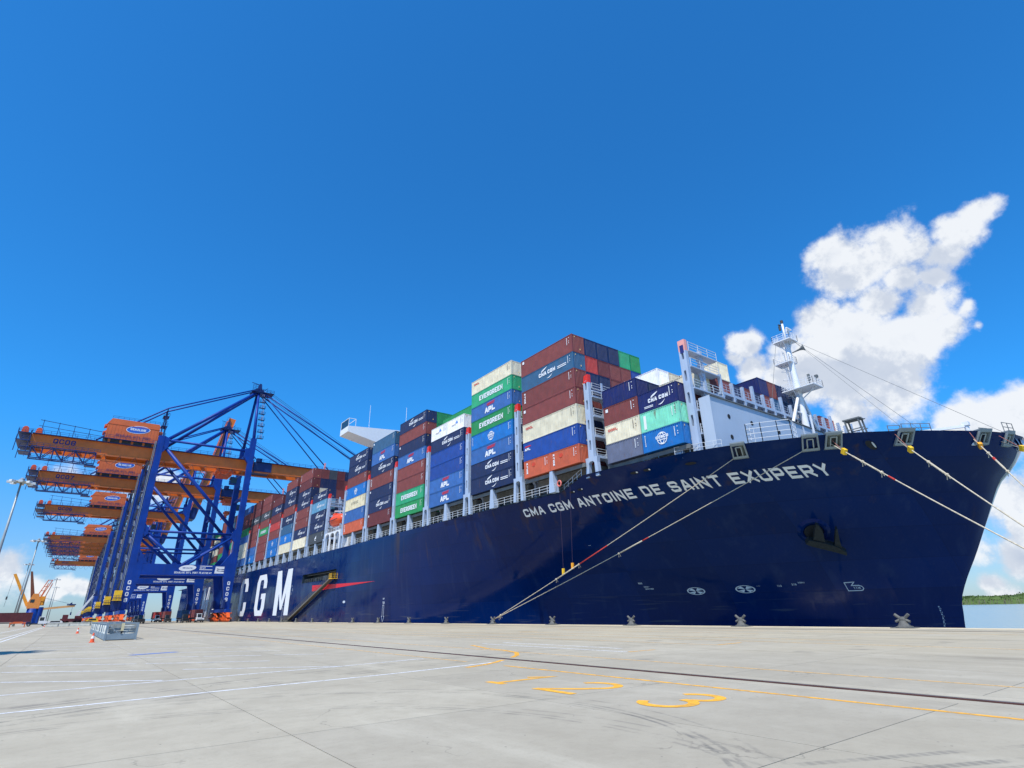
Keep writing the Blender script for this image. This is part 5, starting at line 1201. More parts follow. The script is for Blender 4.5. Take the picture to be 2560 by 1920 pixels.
    b = MB(); b.box(-40.2, -36.5, 2.5, 15.5, 57.2, 57.5); b.box(-40.2, -36.6, 3, 15, 59.9, 60.1); b.rail([(-40.1, 2.6, 60.1), (-36.6, 2.6, 60.1)], 1.2, 1.2, .05, 3); b.rail([(-40.1, 2.6, 57.5), (-36.6, 2.6, 57.5)], 1.2, 1.2, .05, 3)
    for z in (55.2, 53.6): b.box(-38.8, -35.5, 3, 9, z, z + .2); b.rail([(-38.7, 3.1, z + .2), (-35.6, 3.1, z + .2)], 1.1, 1.1, .05, 2)
    for x, y in ((-40, 3), (-36.8, 3), (-40, 15), (-36.8, 15)): b.beam((x, y, 53.6), (x, y, 61), .2)
    P(b, 'tail_platform', MCRB2, g)
    b = MB()
    for x in (-38.6, -35.0):
        b.lathe((x, 4.2, 61.6), [(.8, 0), (.85, .2), (.65, .5), (.85, .8), (.8, 1.0)], 16, (0, 1, 0)); b.box(x - .9, x + .9, 3.9, 5.6, 60.3, 61.2)
    P(b, 'tail_sheave', MBOGIE, g)
    b = MB(); x0, x1, z0, z1 = -35.6, -18.0, 51.7, 55.6       # lattice cage slung under the tail
    for y in (2.2, 4.6):
        for z in (z0, z1): b.beam((x0, y, z), (x1, y, z), .32)
        n = 6
        for k in range(n + 1): xx = x0 + (x1 - x0) * k / n; b.beam((xx, y, z0), (xx, y, z1), .2)
        for k in range(n): xa, xb = x0 + (x1 - x0) * k / n, x0 + (x1 - x0) * (k + 1) / n; b.beam((xa, y, z0 if k % 2 else z1), (xb, y, z1 if k % 2 else z0), .22)
    for k in range(10): xx = x0 + (x1 - x0) * k / 9; b.beam((xx, 2.2, z0), (xx, 4.6, z0), .15)
    b.rail([(x0 - 1.2, 2.0, z0), (x1 + 1, 2.0, z0)], 1.1, 1.6, .05, 2); b.rail([(x0 - .5, 1.6, z1), (x1 + 1, 1.6, z1)], 1.1, 1.6, .05, 2); b.box(-20.5, -17.2, 2.2, 4.8, z0 - .9, z0 - .6); P(b, 'tail_truss', MCRB2, g)
    b = MB()
    for k in range(5): xx = -34.5 + k * 4.3; b.beam((xx, 4.4, 60.3), (xx, 4.4, 65.4 - k * .35), .16); b.beam((xx, 4.4, 63), (xx + 1.2, 4.4, 60.3), .10)
    b.beam((-35.5, 4.4, 65.2), (-17.2, 4.4, 63.8), .16); b.beam((-35.5, 4.4, 63.2), (-17.2, 4.4, 62.2), .13); P(b, 'rail_frame', MCRB2, g)
    # machinery house
    mh = empty('machinery_house', parent=R)
    b = MB(); b.prism([(-17.0, 61.6), (-17.0, 67.4), (-16.0, 69.1), (-1.4, 69.1), (-1.0, 68.4), (-1.0, 61.6)], lambda u, v, d: (u, d, v), 3.0, 15.0); P(b, 'wall', MHOUSE, mh)
    b = MB(); b.box(-17.15, -.9, 2.9, 15.1, 66.98, 67.1)
    for k in range(17): b.box(-16.6 + k, -16.52 + k, 2.955, 3.0, 61.7, 66.9)
    P(b, 'seam', MHOUSE, mh)
    b = MB()
    for x in (-15.5, -12, -8.5, -5, -2): b.box(x - .35, x + .35, 3.4, 14.6, 60.3, 61.6)
    P(b, 'support', MCRO, mh); b = MB(); b.box(-17.2, -1, 3.6, 14, 60.35, 61.55); P(b, 'underframe', MDARK, mh)
    b = MB(); b.box(-17.6, -.6, 1.9, 2.98, 61.35, 61.5); b.rail([(-17.5, 1.95, 61.5), (-.6, 1.95, 61.5)], 1.2, 1.6, .05, 2); b.rail([(-16, 3.2, 69.1), (-1.3, 3.2, 69.1)], 1.0, 1.6, .04, 2); P(b, 'house_walkway', MCRB2, mh)
    b = MB()
    for z in (67.0, 64.4): b.hexa([(-17.9, 5, z - .9), (-17.0, 5, z - .4), (-17.0, 8, z - .4), (-17.9, 8, z - .9), (-17.9, 5, z - .1), (-17.0, 5, z + .5), (-17.0, 8, z + .5), (-17.9, 8, z - .1)]); b.box(-.99, .2, 5, 8, z - 1, z)
    P(b, 'vent_hood', MHOUSE, mh)
    fn = lambda u, v, d: (u, 2.95 - d, v)
    b = MB(); disc(b, fn, -7.6, 66.0, 3.7, 1.45, 28, .004, 0, .12); sg = P(b, 'sign_rim', MW, mh)
    b = MB(); disc(b, fn, -7.6, 66.0, 3.5, 1.28, 28, .02, 0, .12); P(b, 'sign_field', mat('sign_blue', srgb(40, 96, 190), .5), mh)
    b = MB(); put_text(b, "GEMALINK", fn, .85, .56, .2, .09, None, True, -7.6, 65.6, lift=.04); P(b, 'sign_lettering', MW, mh)
    b = MB(); put_text(b, "GEMALINK INT'L PORT", fn, .95, .52, .15, .12, .5, True, -8.6, 62.7, lift=.01); P(b, 'port_lettering', mat('purple_lettering', srgb(122, 66, 92), .6), mh)
    # towers, apex, stays
    for yl, ya in ((0, 7.6), (18, 10.4)):
        b = MB(); b.tube((31.4, yl, 67.5), (31.8, ya, 91.2), .62, 12, .5); P(b, 'mast_column', MCRB, None, True)
        b = MB(); b.tube((1.2, yl + (1 if yl == 0 else -1), 62.6), (30.9, ya, 90.6), .62, 12); P(b, 'back_strut', MCRB, None, True)
        b = MB(); b.path([(30.4, ya, 92.0), (0.4, ya - (1 if yl == 0 else -1), 77.2), (-19.2, 5.0 if yl == 0 else 13.0, 60.8)], .28, 8); P(b, 'rear_stay', MCRB, None, True)
    b = MB(); b.box(30.2, 33.4, 6.4, 11.6, 90.4, 92.2); b.box(29.0, 37.8, 6.0, 12.0, 90.9, 91.15); b.rail([(29, 6.1, 91.15), (37.7, 6.1, 91.15)], 1.2, 1.4, .06, 2); b.rail([(29, 6.1, 92.4), (32, 6.1, 92.4)], 1.4, 1, .06, 2)
    b.prism([(31, 92.2), (33.2, 92.2), (32.6, 95.4), (31.9, 95.4)], lambda u, v, d: (u, 9 + d, v), -.8, .8); b.beam((28.8, 9, 95.6), (33, 9, 94.9), .22); b.beam((33.5, 9, 92), (35.5, 9, 94.2), .2); P(b, 'apex_platform', MCRB2)
    b = MB()
    for x, y in ((-.5, 7), (1.3, 7), (-.5, 11), (1.3, 11)): b.beam((x, y, 62), (.4, y, 77.4), .24)
    for z in (66, 70, 74): b.box(-.6, 1.4, 6.8, 11.2, z, z + .15); b.rail([(-.6, 6.9, z + .15), (1.4, 6.9, z + .15)], 1.1, 1, .05, 2)
    for k in range(4): b.beam((-.5, 7, 62 + k * 3.4), (1.2, 7, 65.4 + k * 3.4), .12)
    P(b, 'rear_mast', MCRB2)
    b = MB()       # ladder with resting platforms up the mast column
    for k in range(8):
        z = 68.5 + k * 2.9; f_ = (z - 67.5) / 23.7; y = 0 + 7.6 * f_ - .9; b.box(32.2, 34.6, y - .6, y + .6, z, z + .12); b.rail([(32.3, y - .6, z), (34.6, y - .6, z)], 1.0, 1.1, .06, 2); b.beam((33.8, y, z), (34.3, y + .9, z + 2.9), .16); b.beam((33.2, y, z), (33.7, y + .9, z + 2.9), .12)
    P(b, 'mast_ladder', MCRB2)
    # stairs up the landside frame
    b = MB(); s2 = MB()
    for k in range(19):
        z = 5 + k * 3.0; ya, yb = (5.6, 10.6) if k % 2 else (10.6, 5.6)
        s2.beam((-2.0, ya, z), (-2.0, yb, z + 3.0), .6, .08); b.rail([(-2.5, ya, z), (-2.5, yb, z + 3)], 1.0, 1.6, .05, 2); b.box(-2.7, -1.0, yb - (.0 if yb > 8 else 1.0), yb + (1.0 if yb > 8 else 0), z + 2.9, z + 3.02)
    for y in (4.8, 11.4): b.beam((-2.6, y, 4.4), (-2.6, y, 62), .22); b.beam((-1.1, y, 4.4), (-1.1, y, 62), .22)
    P(b, 'stair_frame', MCRB2); P(s2, 'stair_flight', mat('stair_grey', srgb(96, 108, 124), .6))
    b = MB(); b.path([(-1.35, -.3, z) for z in (5, 30, 62)], .16, 6); b.path([(-1.7, .4, z) for z in (5, 30, 62)], .12, 6); P(b, 'cable_tray', mat('cable_grey', srgb(120, 130, 140), .6))
    b = MB(); b.box(-3.2, -1.1, -2.2, .2, 7.6, 10.4); b.box(-3.4, -.9, -2.4, .4, 7.3, 7.55); P(b, 'cable_reel_house', MYEL)
    b = MB(); b.rail([(-3.4, -2.4, 7.55), (-.9, -2.4, 7.55)], 1.2, .8, .05, 2); b.lathe((-2.0, -1.0, 6.0), [(1.5, 0), (1.5, .3)], 18, (0, 1, 0)); P(b, 'cable_reel', MCRB2)
    # lettering on the portal beam
    pf = lambda u, v, d: (u, -.82 - d, v)
    b = MB(); disc(b, pf, 16.6, 17.95, 2.7, 1.0, 26, .004, 0, .10); put_text(b, "GEMALINK INT'L PORT", pf, .62, .36, .12, .08, .3, True, 16.4, 16.1)
    for z, w in ((18.6, 4.0), (17.4, 4.2)): b.quad(*[pf(x, z + dz, .004) for x, dz in ((20.4, 0), (20.4 + w, 0), (20.4 + w, .22), (20.4, .22))])
    put_text(b, "65 MT", pf, .55, .34, .12, .08, .2, False, 20.5, 17.8); put_text(b, "75 MT/65 MT", pf, .62, .34, .13, .07, .2, False, 20.4, 16.1)
    b.quad(*[pf(x, z, .004) for x, z in ((25.4, 16.3), (29.0, 16.3), (29.2, 18.7), (25.6, 18.7))]); P(b, 'portal_sign', MW)
    b = MB()
    for k, zz in enumerate((17.1, 17.7)): b.quad(*[pf(x, z, .02) for x, z in ((26.1, zz), (28.5, zz - .15), (28.5, zz + .2), (27.2, zz + .05), (26.1, zz + .35))])
    P(b, 'portal_emblem', MCRB2); b = MB(); put_text(b, "GEMALINK", pf, .42, .36, .09, .06, None, True, 16.6, 17.75, lift=.02); P(b, 'portal_sign_name', mat('dim_blue_lettering', srgb(60, 90, 150), .6))
    # trolley, cab, spreader
    b = MB(); tx = trolley_x; b.box(tx - 3, tx + 3, 4.4, 13.6, 54.6, 55.6); b.box(tx - 2.2, tx + 2.4, 5, 13, 53.4, 54.6); b.beam((tx - 3, 4.4, 54.9), (tx - 5.4, 4.4, 53.0), .3); b.rail([(tx - 3.4, 4.0, 53.2), (tx + 3.4, 4.0, 53.2)], 1.1, 1, .06, 2); P(b, 'trolley', MBOGIE)
    b = MB(); b.box(tx + 2.6, tx + 5.0, 6.5, 9.0, 50.6, 53.4); P(b, 'driver_cab', MCRB); b = MB(); b.box(tx + 2.5, tx + 2.598, 6.6, 8.9, 51.0, 53.0); b.box(tx + 2.7, tx + 4.9, 6.4, 6.498, 50.8, 53.0); P(b, 'cab_window', MGLASS)
    if spreader_z:
        b = MB()
        for dx in (-1, 1):
            for dy in (-2, 2): b.tube((tx + dx, 9 + dy, 54), (tx + dx * .8, 9 + dy, spreader_z + 2.2), .05, 5)
        P(b, 'hoist_rope', MDARK)
        b = MB(); b.box(tx - 1.3, tx + 1.3, 6.5, 11.5, spreader_z + 1.2, spreader_z + 2.2); b.box(tx - .5, tx + .5, 3.0, 15.0, spreader_z + .3, spreader_z + 1.2)
        for y in (3.0, 14.4): b.box(tx - 1.25, tx + 1.25, y, y + .6, spreader_z, spreader_z + .6); b.prism([(-1.25, spreader_z), (-1.6, spreader_z - 1.2), (-1.0, spreader_z - 1.2), (-.9, spreader_z)], lambda u, v, d: (tx + u, y + d, v), 0, .5)
        P(b, 'spreader', MBOGIE)
    # boom
    bm = empty('boom', (34.2, 0, 58.0), parent=R)
    if up: bm.rotation_euler = (0, -math.radians(79), 0)
    Q = lambda mb, name, m, sm=False: mb.build(name, m, bm, sm)
    for yl in (4.4, 12.2):
        b = MB(); b.box(.3, 68, yl, yl + 1.5, -1.8, 2.1); b.box(.3, 68, yl - .2, yl + 1.7, -2.05, -1.801); Q(b, 'boom_beam', MCRO)
    b = MB()
    for k in range(13): b.box(2 + k * 5.4, 2.7 + k * 5.4, 5.9, 12.2, 0, 1.4)
    Q(b, 'boom_tie', MCRO)
    b = MB(); b.box(.3, 68, 3.2, 4.39, 1.9, 2.05); b.rail([(.5, 3.25, 2.05), (68, 3.25, 2.05)], 1.15, 2.4, .05, 2); b.box(-.4, 6.5, 3.9, 14.0, -1.75, 1.85); b.box(.5, 2.5, 4, 6, 2.1, 3.6); Q(b, 'boom_walkway', MCRB2)
    b = MB(); b.box(28, 28.6, 3.6, 4.1, 2.05, 5.2); Q(b, 'boom_marker', mat('marker_pink', srgb(226, 150, 150), .6))
    for yl, ya in ((5.0, 7.0), (13.0, 11.0)):
        if up:
            continue
        for xb, r in ((31.0, .24), (60.0, .30)):
            b = MB(); b.path([(32.8 - 34.2, ya, 91.4 - 58), ((32.8 - 34.2 + xb) * .5, (ya + yl) / 2, (91.4 - 58 + 2) * .5), (xb, yl, 2.0)], r, 8); Q(b, 'fore_stay', MCRB, True)
        b = MB(); b.tube((36 - 34.2, ya, 92 - 58), (58, yl, 3), .07, 5); b.tube((36 - 34.2, ya + .6, 91.6 - 58), (56, yl + .6, 3), .07, 5); Q(b, 'boom_rope', MDARK)
    if up:
        for ya in (7.0, 11.0):
            for f_ in (.45, .8):
                b = MB(); tip = Vector((34.2 + 60 * f_ * math.cos(math.radians(79)), ya, 58 + 60 * f_ * math.sin(math.radians(79)))); b.path([(32.8, ya, 91.4), ((32.8 + tip.x) / 2 + 1.5, ya, (91.4 + tip.z) / 2 - 3), tuple(tip)], .2, 6); P(b, 'fore_stay', MCRB)
    return R
def letter_crane(R, code):
    b = MB(); fn = lambda u, v, d: (u, 4.18 - d, v); put_text(b, code, fn, 1.7, 1.35, .36, .26, None, False, -30.6, 57.6); b.build('girder_code', MNAVYL, R)
    for xl in (-.2, 31.4 - 1.1):
        for k, ch in enumerate(code): b = MB(); put_text(b, ch, lambda u, v, d: (u, -.87 - d, v), 1.25, .95, .26, .1, None, False, xl, 12.4 - k * 1.85); b.build('leg_code', MW, R)
down = make_crane(False, 24.0, None); down2 = make_crane(False, 38.5, 47.6); up_ = make_crane(True, 12.0, None)
CR_ = [(234, 'QC08', 0, 'blue and orange ship-to-shore crane nearest the camera, boom lowered over the ship'), (296.5, 'QC07', 2, 'second crane along the quay, boom lowered, spreader hanging above the containers'),
       (388, 'QC06', 1, 'third crane along the quay, orange boom raised'), (533, 'QC05', 1, 'fourth crane along the quay, first of the tightly parked group'), (568, 'QC04', 1, 'fifth crane along the quay, in the tightly parked group'),
       (603, 'QC03', 1, 'sixth crane along the quay, in the tightly parked group'), (640, 'QC02', 1, 'seventh crane along the quay, last of the tightly parked group'), (772, 'QC01', 1, 'farthest crane at the end of the quay, standing apart')]
used = {0: False, 1: False, 2: False}
trees = []
for y, code, u, lab in CR_:
    src = (down, up_, down2)[u]
    if used[u]: o = copy_tree(src)
    else: o = src; used[u] = True
    trees.append((o, y, code, lab))
for o, y, code, lab in trees:
    o.location = (14.03, y, 0); tag(o, lab, 'crane', 'ship-to-shore cranes on the quay rails'); letter_crane(o, code)

# ------------------------------------------------------------------ quay furniture
bol = MB(); bol.lathe((0, 0, 0), [(.55, 0), (.55, .06), (.40, .10), (.28, .30), (.22, .45)], 14)
bol.path([(-.0, -.05, .42), (-.05, .45, .86)], .12, 8, .10); bol.path([(0, .05, .42), (-.05, -.45, .86)], .12, 8, .10); bol.path([(0, -.05, .58), (-.08, .46, .36)], .11, 8, .09); bol.path([(0, .05, .58), (-.08, -.46, .36)], .11, 8, .09); bol.lathe((0, 0, .40), [(.2, 0), (.24, .12), (.2, .25), (.1, .3)], 10)
bme = bol.mesh('bollard_body'); bme.materials.append(MBOLL)
pl = MB(); pl.box(-.62, .62, -.72, .72, .026, .075); pme = pl.mesh('base_plate'); pme.materials.append(MBOLL)
for k in range(-2, 18):
    y = 17.45 + 12.72 * k; r = empty('bollard', (47.65, y, 0.0)); o = link('horns', bme, r); o.location = (0, 0, .07); link('base_plate', pme, r)
    lab = {0: 'iron staghorn bollard nearest the bow, standing alone at the right', -1: 'staghorn bollard just out of frame ahead of the bow', -2: 'staghorn bollard farthest ahead of the bow', 4: 'rope-wrapped staghorn bollard where both bow springs end'}.get(k) or f"iron staghorn bollard on the quay edge, {ORD[k]} from the bow"
    tag(r, lab, 'bollard', 'bollards along the quay edge')
def rope(P, Q, r, label, snub, sleeves, sag=.25, n=24, block=None):
    P, Q = Vector(P), Vector(Q); R = empty('mooring_rope', Q); tag(R, label, 'rope', 'bow mooring lines')
    pts = [P.lerp(Q, i / n) - Vector((0, 0, sag * 4 * (i / n) * (1 - i / n))) - Q for i in range(n + 1)]
    b = MB(); b.path(pts, r, 8); b.build('line', MROPE, R, True)
    at = lambda t: P.lerp(Q, t) - Vector((0, 0, sag * 4 * t * (1 - t))) - Q
    for t0, t1, m, k in sleeves:
        b = MB(); b.path([at(t0), at((t0 + t1) / 2), at(t1)], r * k, 8); b.build('sleeve', m, R, True)
    for t in snub:
        b = MB(); c = at(t); b.lathe(c, [(r * 2.2, -.1), (r * 2.8, 0), (r * 2.2, .12)], 8, (Q - P)); b.beam(c, c + Vector((.05, .1, -.45)), r * .9); b.beam(c + Vector((.1, 0, 0)), c + Vector((.2, -.1, -.35)), r * .8); b.build('knot', MROPE, R)
    if block:
        t, col = block; c = at(t); d = (Q - P).normalized(); b = MB()
        side = d.cross(Vector((0, 0, 1))).normalized(); upv = side.cross(d)
        b.hexa([c + d * a + side * s_ + upv * u for u in (-.30, .28) for (a, s_) in ((-.28, -.16), (.28, -.16), (.28, .16), (-.28, .16))]); b.build('chafe_block', col, R)
        b = MB(); b.tube(c, (P - Q) + Vector((.1, .2, .9)), .025, 5); b.build('hanging_line', mat('thin_line', srgb(176, 110, 96), .8), R)
    return R
MBLKY = MYEL; MBLKO = mat('orange_block', srgb(246, 164, 40), .5, var=.1)
BK = (47.65, 68.33, .62); RR = .055
rope((56.7, 33.15, 17.25), (47.62, 68.15, .62), RR * .8, 'bow spring rope from the aftmost grey fairlead to the rope-wrapped bollard', (.60, .70, .965), [(.48, .60, MROPER, 1.5), (.60, .70, MROPE, 1.8)])
rope((60.2, 26.85, 17.25), (47.6, 68.55, .5), RR * .8, 'lower bow spring rope from the second fairlead to the rope-wrapped bollard', (.535, .97), [(.44, .46, MROPER, 1.6), (.46, .53, MROPE, 1.9)])
rope((61.4, 24.85, 17.5), (47.65, 4.9, .6), RR, 'pale bow line from the third fairlead running out of frame at right', (.17, .26), [(.12, .25, MROPE, 1.5), (.29, .32, MROPER, 1.5)], block=(.075, MBLKY))
rope((65.55, 20.05, 17.4), (47.65, 4.7, .6), RR, 'bow line with a square yellow chafe block below the single middle fairlead', (.20, .30), [(.19, .31, MROPE, 1.7)], block=(.09, MBLKY))
rope((72.2, 15.3, 17.35), (47.65, 4.5, .6), RR, 'bow line with an orange chafe block and red sleeve near the stem', (.13, .28), [(.17, .19, MROPER, 2.0), (.19, .26, MROPE, 1.6)], block=(.06, MBLKO))
rope((75.9, 13.9, 17.3), (47.65, -7.9, .6), RR * .9, 'foremost bow line with a yellow block beside the stem', (), [], block=(.085, MBLKY))
for (p_, q_, m_, lab) in (((51.35, 57.2, 17.0), (50.9, 56.8, 6.7), MBLKY, 'thin dark line hanging down the hull with a yellow tag below it'), ((51.5, 55.2, 17.4), (51.2, 55.3, 7.3), MBLKO, 'thin dark line hanging down the hull to an orange block')):
    R = empty('messenger_line', q_); tag(R, lab, 'line', 'thin lines hanging over the side'); P_ = Vector(p_) - Vector(q_)
    b = MB(); b.tube(P_, (0, 0, 0), .017, 5); b.build('line', mat('dark_line', srgb(74, 56, 78), .8), R); b = MB(); b.box(-.12, .12, -.14, .14, -.75, 0); b.build('tag_block', m_, R)
# open half-height gear racks on the quay
MRACK = mat('rack_grey', srgb(126, 142, 152), .6, var=.12, scale=1.5, streak=.2); MPALE = mat('pale_plastic', srgb(206, 208, 200), .6, var=.12, scale=3); MPLANK = mat('weathered_plank', srgb(150, 154, 152), .85, var=.25, scale=2)
for k in range(3):
    y0 = 63.4 + 12.6 * k; r = empty('gear_rack', (2.95, y0, 0)); tag(r, ['open grey steel gear rack nearest the camera beside an orange cone', 'open grey gear rack in the middle of the row of three', 'farthest open grey gear rack in the row of three'][k], 'rack', 'grey gear racks on the quay')
    w, L, H = 2.42, 12.2, 1.42
    b = MB()
    for x in (0, w - .16):
        for y in (0, 4.0, 8.0, L - .16): b = MB(); b.box(x, x + .16, y, y + .16, 0.0, H); b.build('post', MRACK, r)
    b = MB()
    for x in (.02, w - .10): b.box(x, x + .08, .17, L - .17, .06, .52); b.box(x, x + .08, .17, L - .17, H - .12, H - .02)
    for y in (.02, L - .1): b.box(.17, w - .17, y, y + .08, .06, .52)
    b.box(.17, w - .17, .02, .10, H - .12, H - .02); b.box(.1, w - .1, .1, L - .1, .05, .10); b.build('side_panel', MRACK, r)
    b = MB(); b.beam((.16, .06, H - .15), (w * .42, .06, .52), .06); b.beam((w - .16, .06, H - .15), (w * .58, .06, .52), .06); b.build('end_brace', MRACK, r)
    for j in range(4): b = MB(); b.box(.2, w - .2, .22, .28, .58 + j * .2, .74 + j * .2); b.build('plank', MPLANK, r)
    for j in range(8):
        for x in ((.34, w - .34) if j % 2 == 0 else (.34,)):
            b = MB(); yy_ = .95 + j * 1.45; b.lathe((x, yy_, .12), [(.26, 0), (.31, .08), (.31, .5), (.29, .54), (.31, .6), (.31, 1.05), (.24, 1.18)], 12); b.build('drum', MPALE, r, True)
    b = MB(); b.box(w * .5 - .10, w * .5 + .12, -.03, .01, .75, 1.38); b.build('hook_plate', mat('hook_cream', srgb(214, 202, 160), .6, var=.2), r); b = MB(); b.box(w * .5 - .07, w * .5 + .07, -.025, .012, .53, .80); b.build('hook_slot', MBLACK, r)
# traffic cones
co = MB(); co.box(-.2, .2, -.2, .2, 0, .04); co.lathe((0, 0, .04), [(.16, 0), (.05, .66), (.03, .68)], 14); cme = co.mesh('cone_body'); cme.materials.append(mat('cone_orange', srgb(240, 96, 50), .5))
cw_ = MB(); cw_.lathe((0, 0, .30), [(.125, 0), (.087, .20)], 14); cwm = cw_.mesh('white_band'); cwm.materials.append(MW)
for (x, y, lab) in ((2.05, 59.9, 'orange traffic cone at the near corner of the gear rack'), (1.6, 101.5, 'orange traffic cone farther off, left of the gear racks'), (-4.6, 216, 'tiny orange traffic cone at the end of the white lines')):
    r = empty('traffic_cone', (x, y, 0)); link('body', cme, r); link('white_band', cwm, r); tag(r, lab, 'cone', 'traffic cones on the quay')
# concrete barriers
bb = MB(); bb.prism([(-.32, 0), (.32, 0), (.28, .3), (.14, .55), (.11, 1.05), (-.11, 1.05), (-.14, .55), (-.28, .3)], lambda u, v, d: (d, u, v), 0.02, 2.5); barm = bb.mesh('barrier_block'); barm.materials.append(mat('barrier_concrete', srgb(176, 176, 166), .85, var=.2))
for k in range(7):
    o = link('concrete_barrier', barm); o.location = (-4.2 + k * 2.55, 219 + (k % 3) * .3, 0); tag(o, f"low grey concrete barrier, {ORD[k]} from the left in the row across the quay", 'barrier', 'concrete barriers across the quay')
# high-mast lights
def light_mast(x, y, lab):
    r = empty('light_mast', (x, y, 0)); tag(r, lab, 'lamp post', 'high mast lights along the yard')
    b = MB(); b.path([(0, 0, 0), (0, 0, 29.6)], .36, 12, .17); b.build('pole', MSTEEL, r, True)
    b = MB(); b.lathe((0, 0, 29.3), [(1.5, 0), (1.6, .08), (1.5, .2)], 20); b.lathe((0, 0, 29.5), [(.4, 0), (.4, .6), (.15, .8)], 10); b.build('headframe', MSTEEL, r)
    for k in range(8):
        a = k * math.pi / 4; b = MB(); c = Vector((1.95 * math.cos(a), 1.95 * math.sin(a), 29.3)); d = Vector((math.cos(a), math.sin(a), 0)); t_ = Vector((-d.y, d.x, 0))
        b.hexa([c + d * i + t_ * j + Vector((0, 0, h)) for h in (-.22, .22) for i, j in ((-.45, -.35), (.45, -.35), (.45, .35), (-.45, .35))]); b.build('floodlight', mat('lamp_grey', srgb(206, 212, 214), .4), r)
for k, (x, y) in enumerate(((-17.4, 38.2), (-14.05, 157), (-14.6, 276.5), (-22, 398), (-11.8, 544), (-13.3, 677))):
    light_mast(x, y, ['high light mast whose lamp shadow falls on the quay at left', 'tall light mast nearest the camera at the left edge', 'second light mast, standing in front of the orange jib crane', 'third light mast, partly hidden by the second', 'fourth light mast, thin and distant near the cranes', 'farthest and smallest light mast near the cranes'][k])
# yard tractors with trailers
MCAB = mat('tractor_white', (0.74, 0.75, 0.75, 1), .4, var=.05); MCABD = mat('tractor_dark', srgb(52, 56, 66), .4)
def wheel(par, x, y, z, r=.5, w=.32):
    b = MB(); b.lathe((x - w / 2, y, z), [(r * .86, 0), (r, .05), (r, w - .05), (r * .86, w)], 14, (1, 0, 0)); o = b.build('wheel', MRUB, par)
    b = MB(); b.lathe((x - w / 2 - .01, y, z), [(r * .5, 0), (r * .5, w + .02)], 10, (1, 0, 0)); b.build('rim', MSTEEL, o)
def tractor(x, y, rz, lab, cabm, tl=12.4):
    r = empty('yard_tractor', (x, y, 0), rz); tag(r, lab, 'truck', 'yard tractors and trailers on the quay')
    b = MB(); b.prism([(-.2, .75), (-.35, 1.45), (.25, 1.55), (.45, 2.95), (2.0, 2.95), (2.1, .75)], lambda u, v, d: (d, u, v), -1.15, .35); b.box(.35, 1.15, -.15, 1.6, .75, 1.5); c = b.build('cab', cabm, r)
    b = MB(); b.quad((-1.0, .26, 1.66), (.2, .26, 1.66), (.2, .42, 2.78), (-1.0, .42, 2.78)); b.hexa([(-1.0, .22, 1.66), (.2, .22, 1.66), (.2, .25, 1.66), (-1.0, .25, 1.66), (-1.0, .38, 2.8), (.2, .38, 2.8), (.2, .41, 2.8), (-1.0, .41, 2.8)]); b.box(-1.17, -1.152, .7, 1.85, 1.7, 2.75); b.box(.352, .37, .7, 1.85, 1.7, 2.75); b.build('window', MGLASS, c)
    b = MB(); b.box(-.9, .9, -.3, 5.0, .55, .95); b.box(-1.15, 1.15, -.42, -.15, .45, .9); b.tube((.8, 2.2, 1), (.8, 2.2, 3.2), .09, 8); b.build('chassis', MDARK, r)
    b = MB(); b.box(-.95, .95, 4.0, 4.0 + tl, 1.05, 1.35); b.box(-1.22, 1.22, 4.0, 4.25, 1.35, 1.7); b.box(-1.22, 1.22, 3.8 + tl, 4.05 + tl, 1.35, 1.7); b.build('trailer', MCABD, r)
    for yy_ in (.55, 4.4, tl + .6, tl + 1.9):
        for s_ in (-.95, .95): wheel(r, s_, yy_, .5)
    return r
for (x, y, m, lab, cc) in ((25.6, 318, MCAB, 'white yard tractor beside the landside crane leg, farthest left under the cranes', None), (22.6, 262, MCABD, 'orange-bumpered dark yard tractor in front of the others under the cranes', None), (32.6, 306, MCAB, 'white yard tractor hauling a bright red container under the cranes', 'red'),
                          (34.4, 288, MCABD, 'dark yard tractor hauling a brown container under the middle crane', 'brown'), (35.6, 250, MCABD, 'dark yard tractor with a slate blue container under the nearest crane', 'slate blue'), (37.6, 233, MCAB, 'white yard tractor nearest the camera, hauling a brown container', 'brown')):
    tractor(x, y, 0, lab, m)
    if cc: container(cc, 'none', L40, S_, x - 1.22, y + 4.1, 1.72, f"{cc} container on the trailer behind the {'white' if m is MCAB else 'dark'} yard tractor" + (' nearest the camera' if y == 233 else (' farther back' if y > 300 else (' under the middle crane' if y == 288 else ' under the nearest crane'))), 'containers on yard trailers', False)
tr_ = tractor(-5.2, 254, math.radians(90), 'white yard tractor at the left pulling a trailer with a maroon container', MCAB, 12.6)
for k in range(2):
    c_ = container('maroon', 'none', L40, H_, 0, 0, 0, ['long maroon container on the trailer at the left edge', 'second maroon container behind it at the left edge'][k], 'maroon containers at the left edge', False); c_.rotation_euler = (0, 0, math.radians(90)); c_.location = (-9.3 - k * 13.2, 252.8, 1.4)
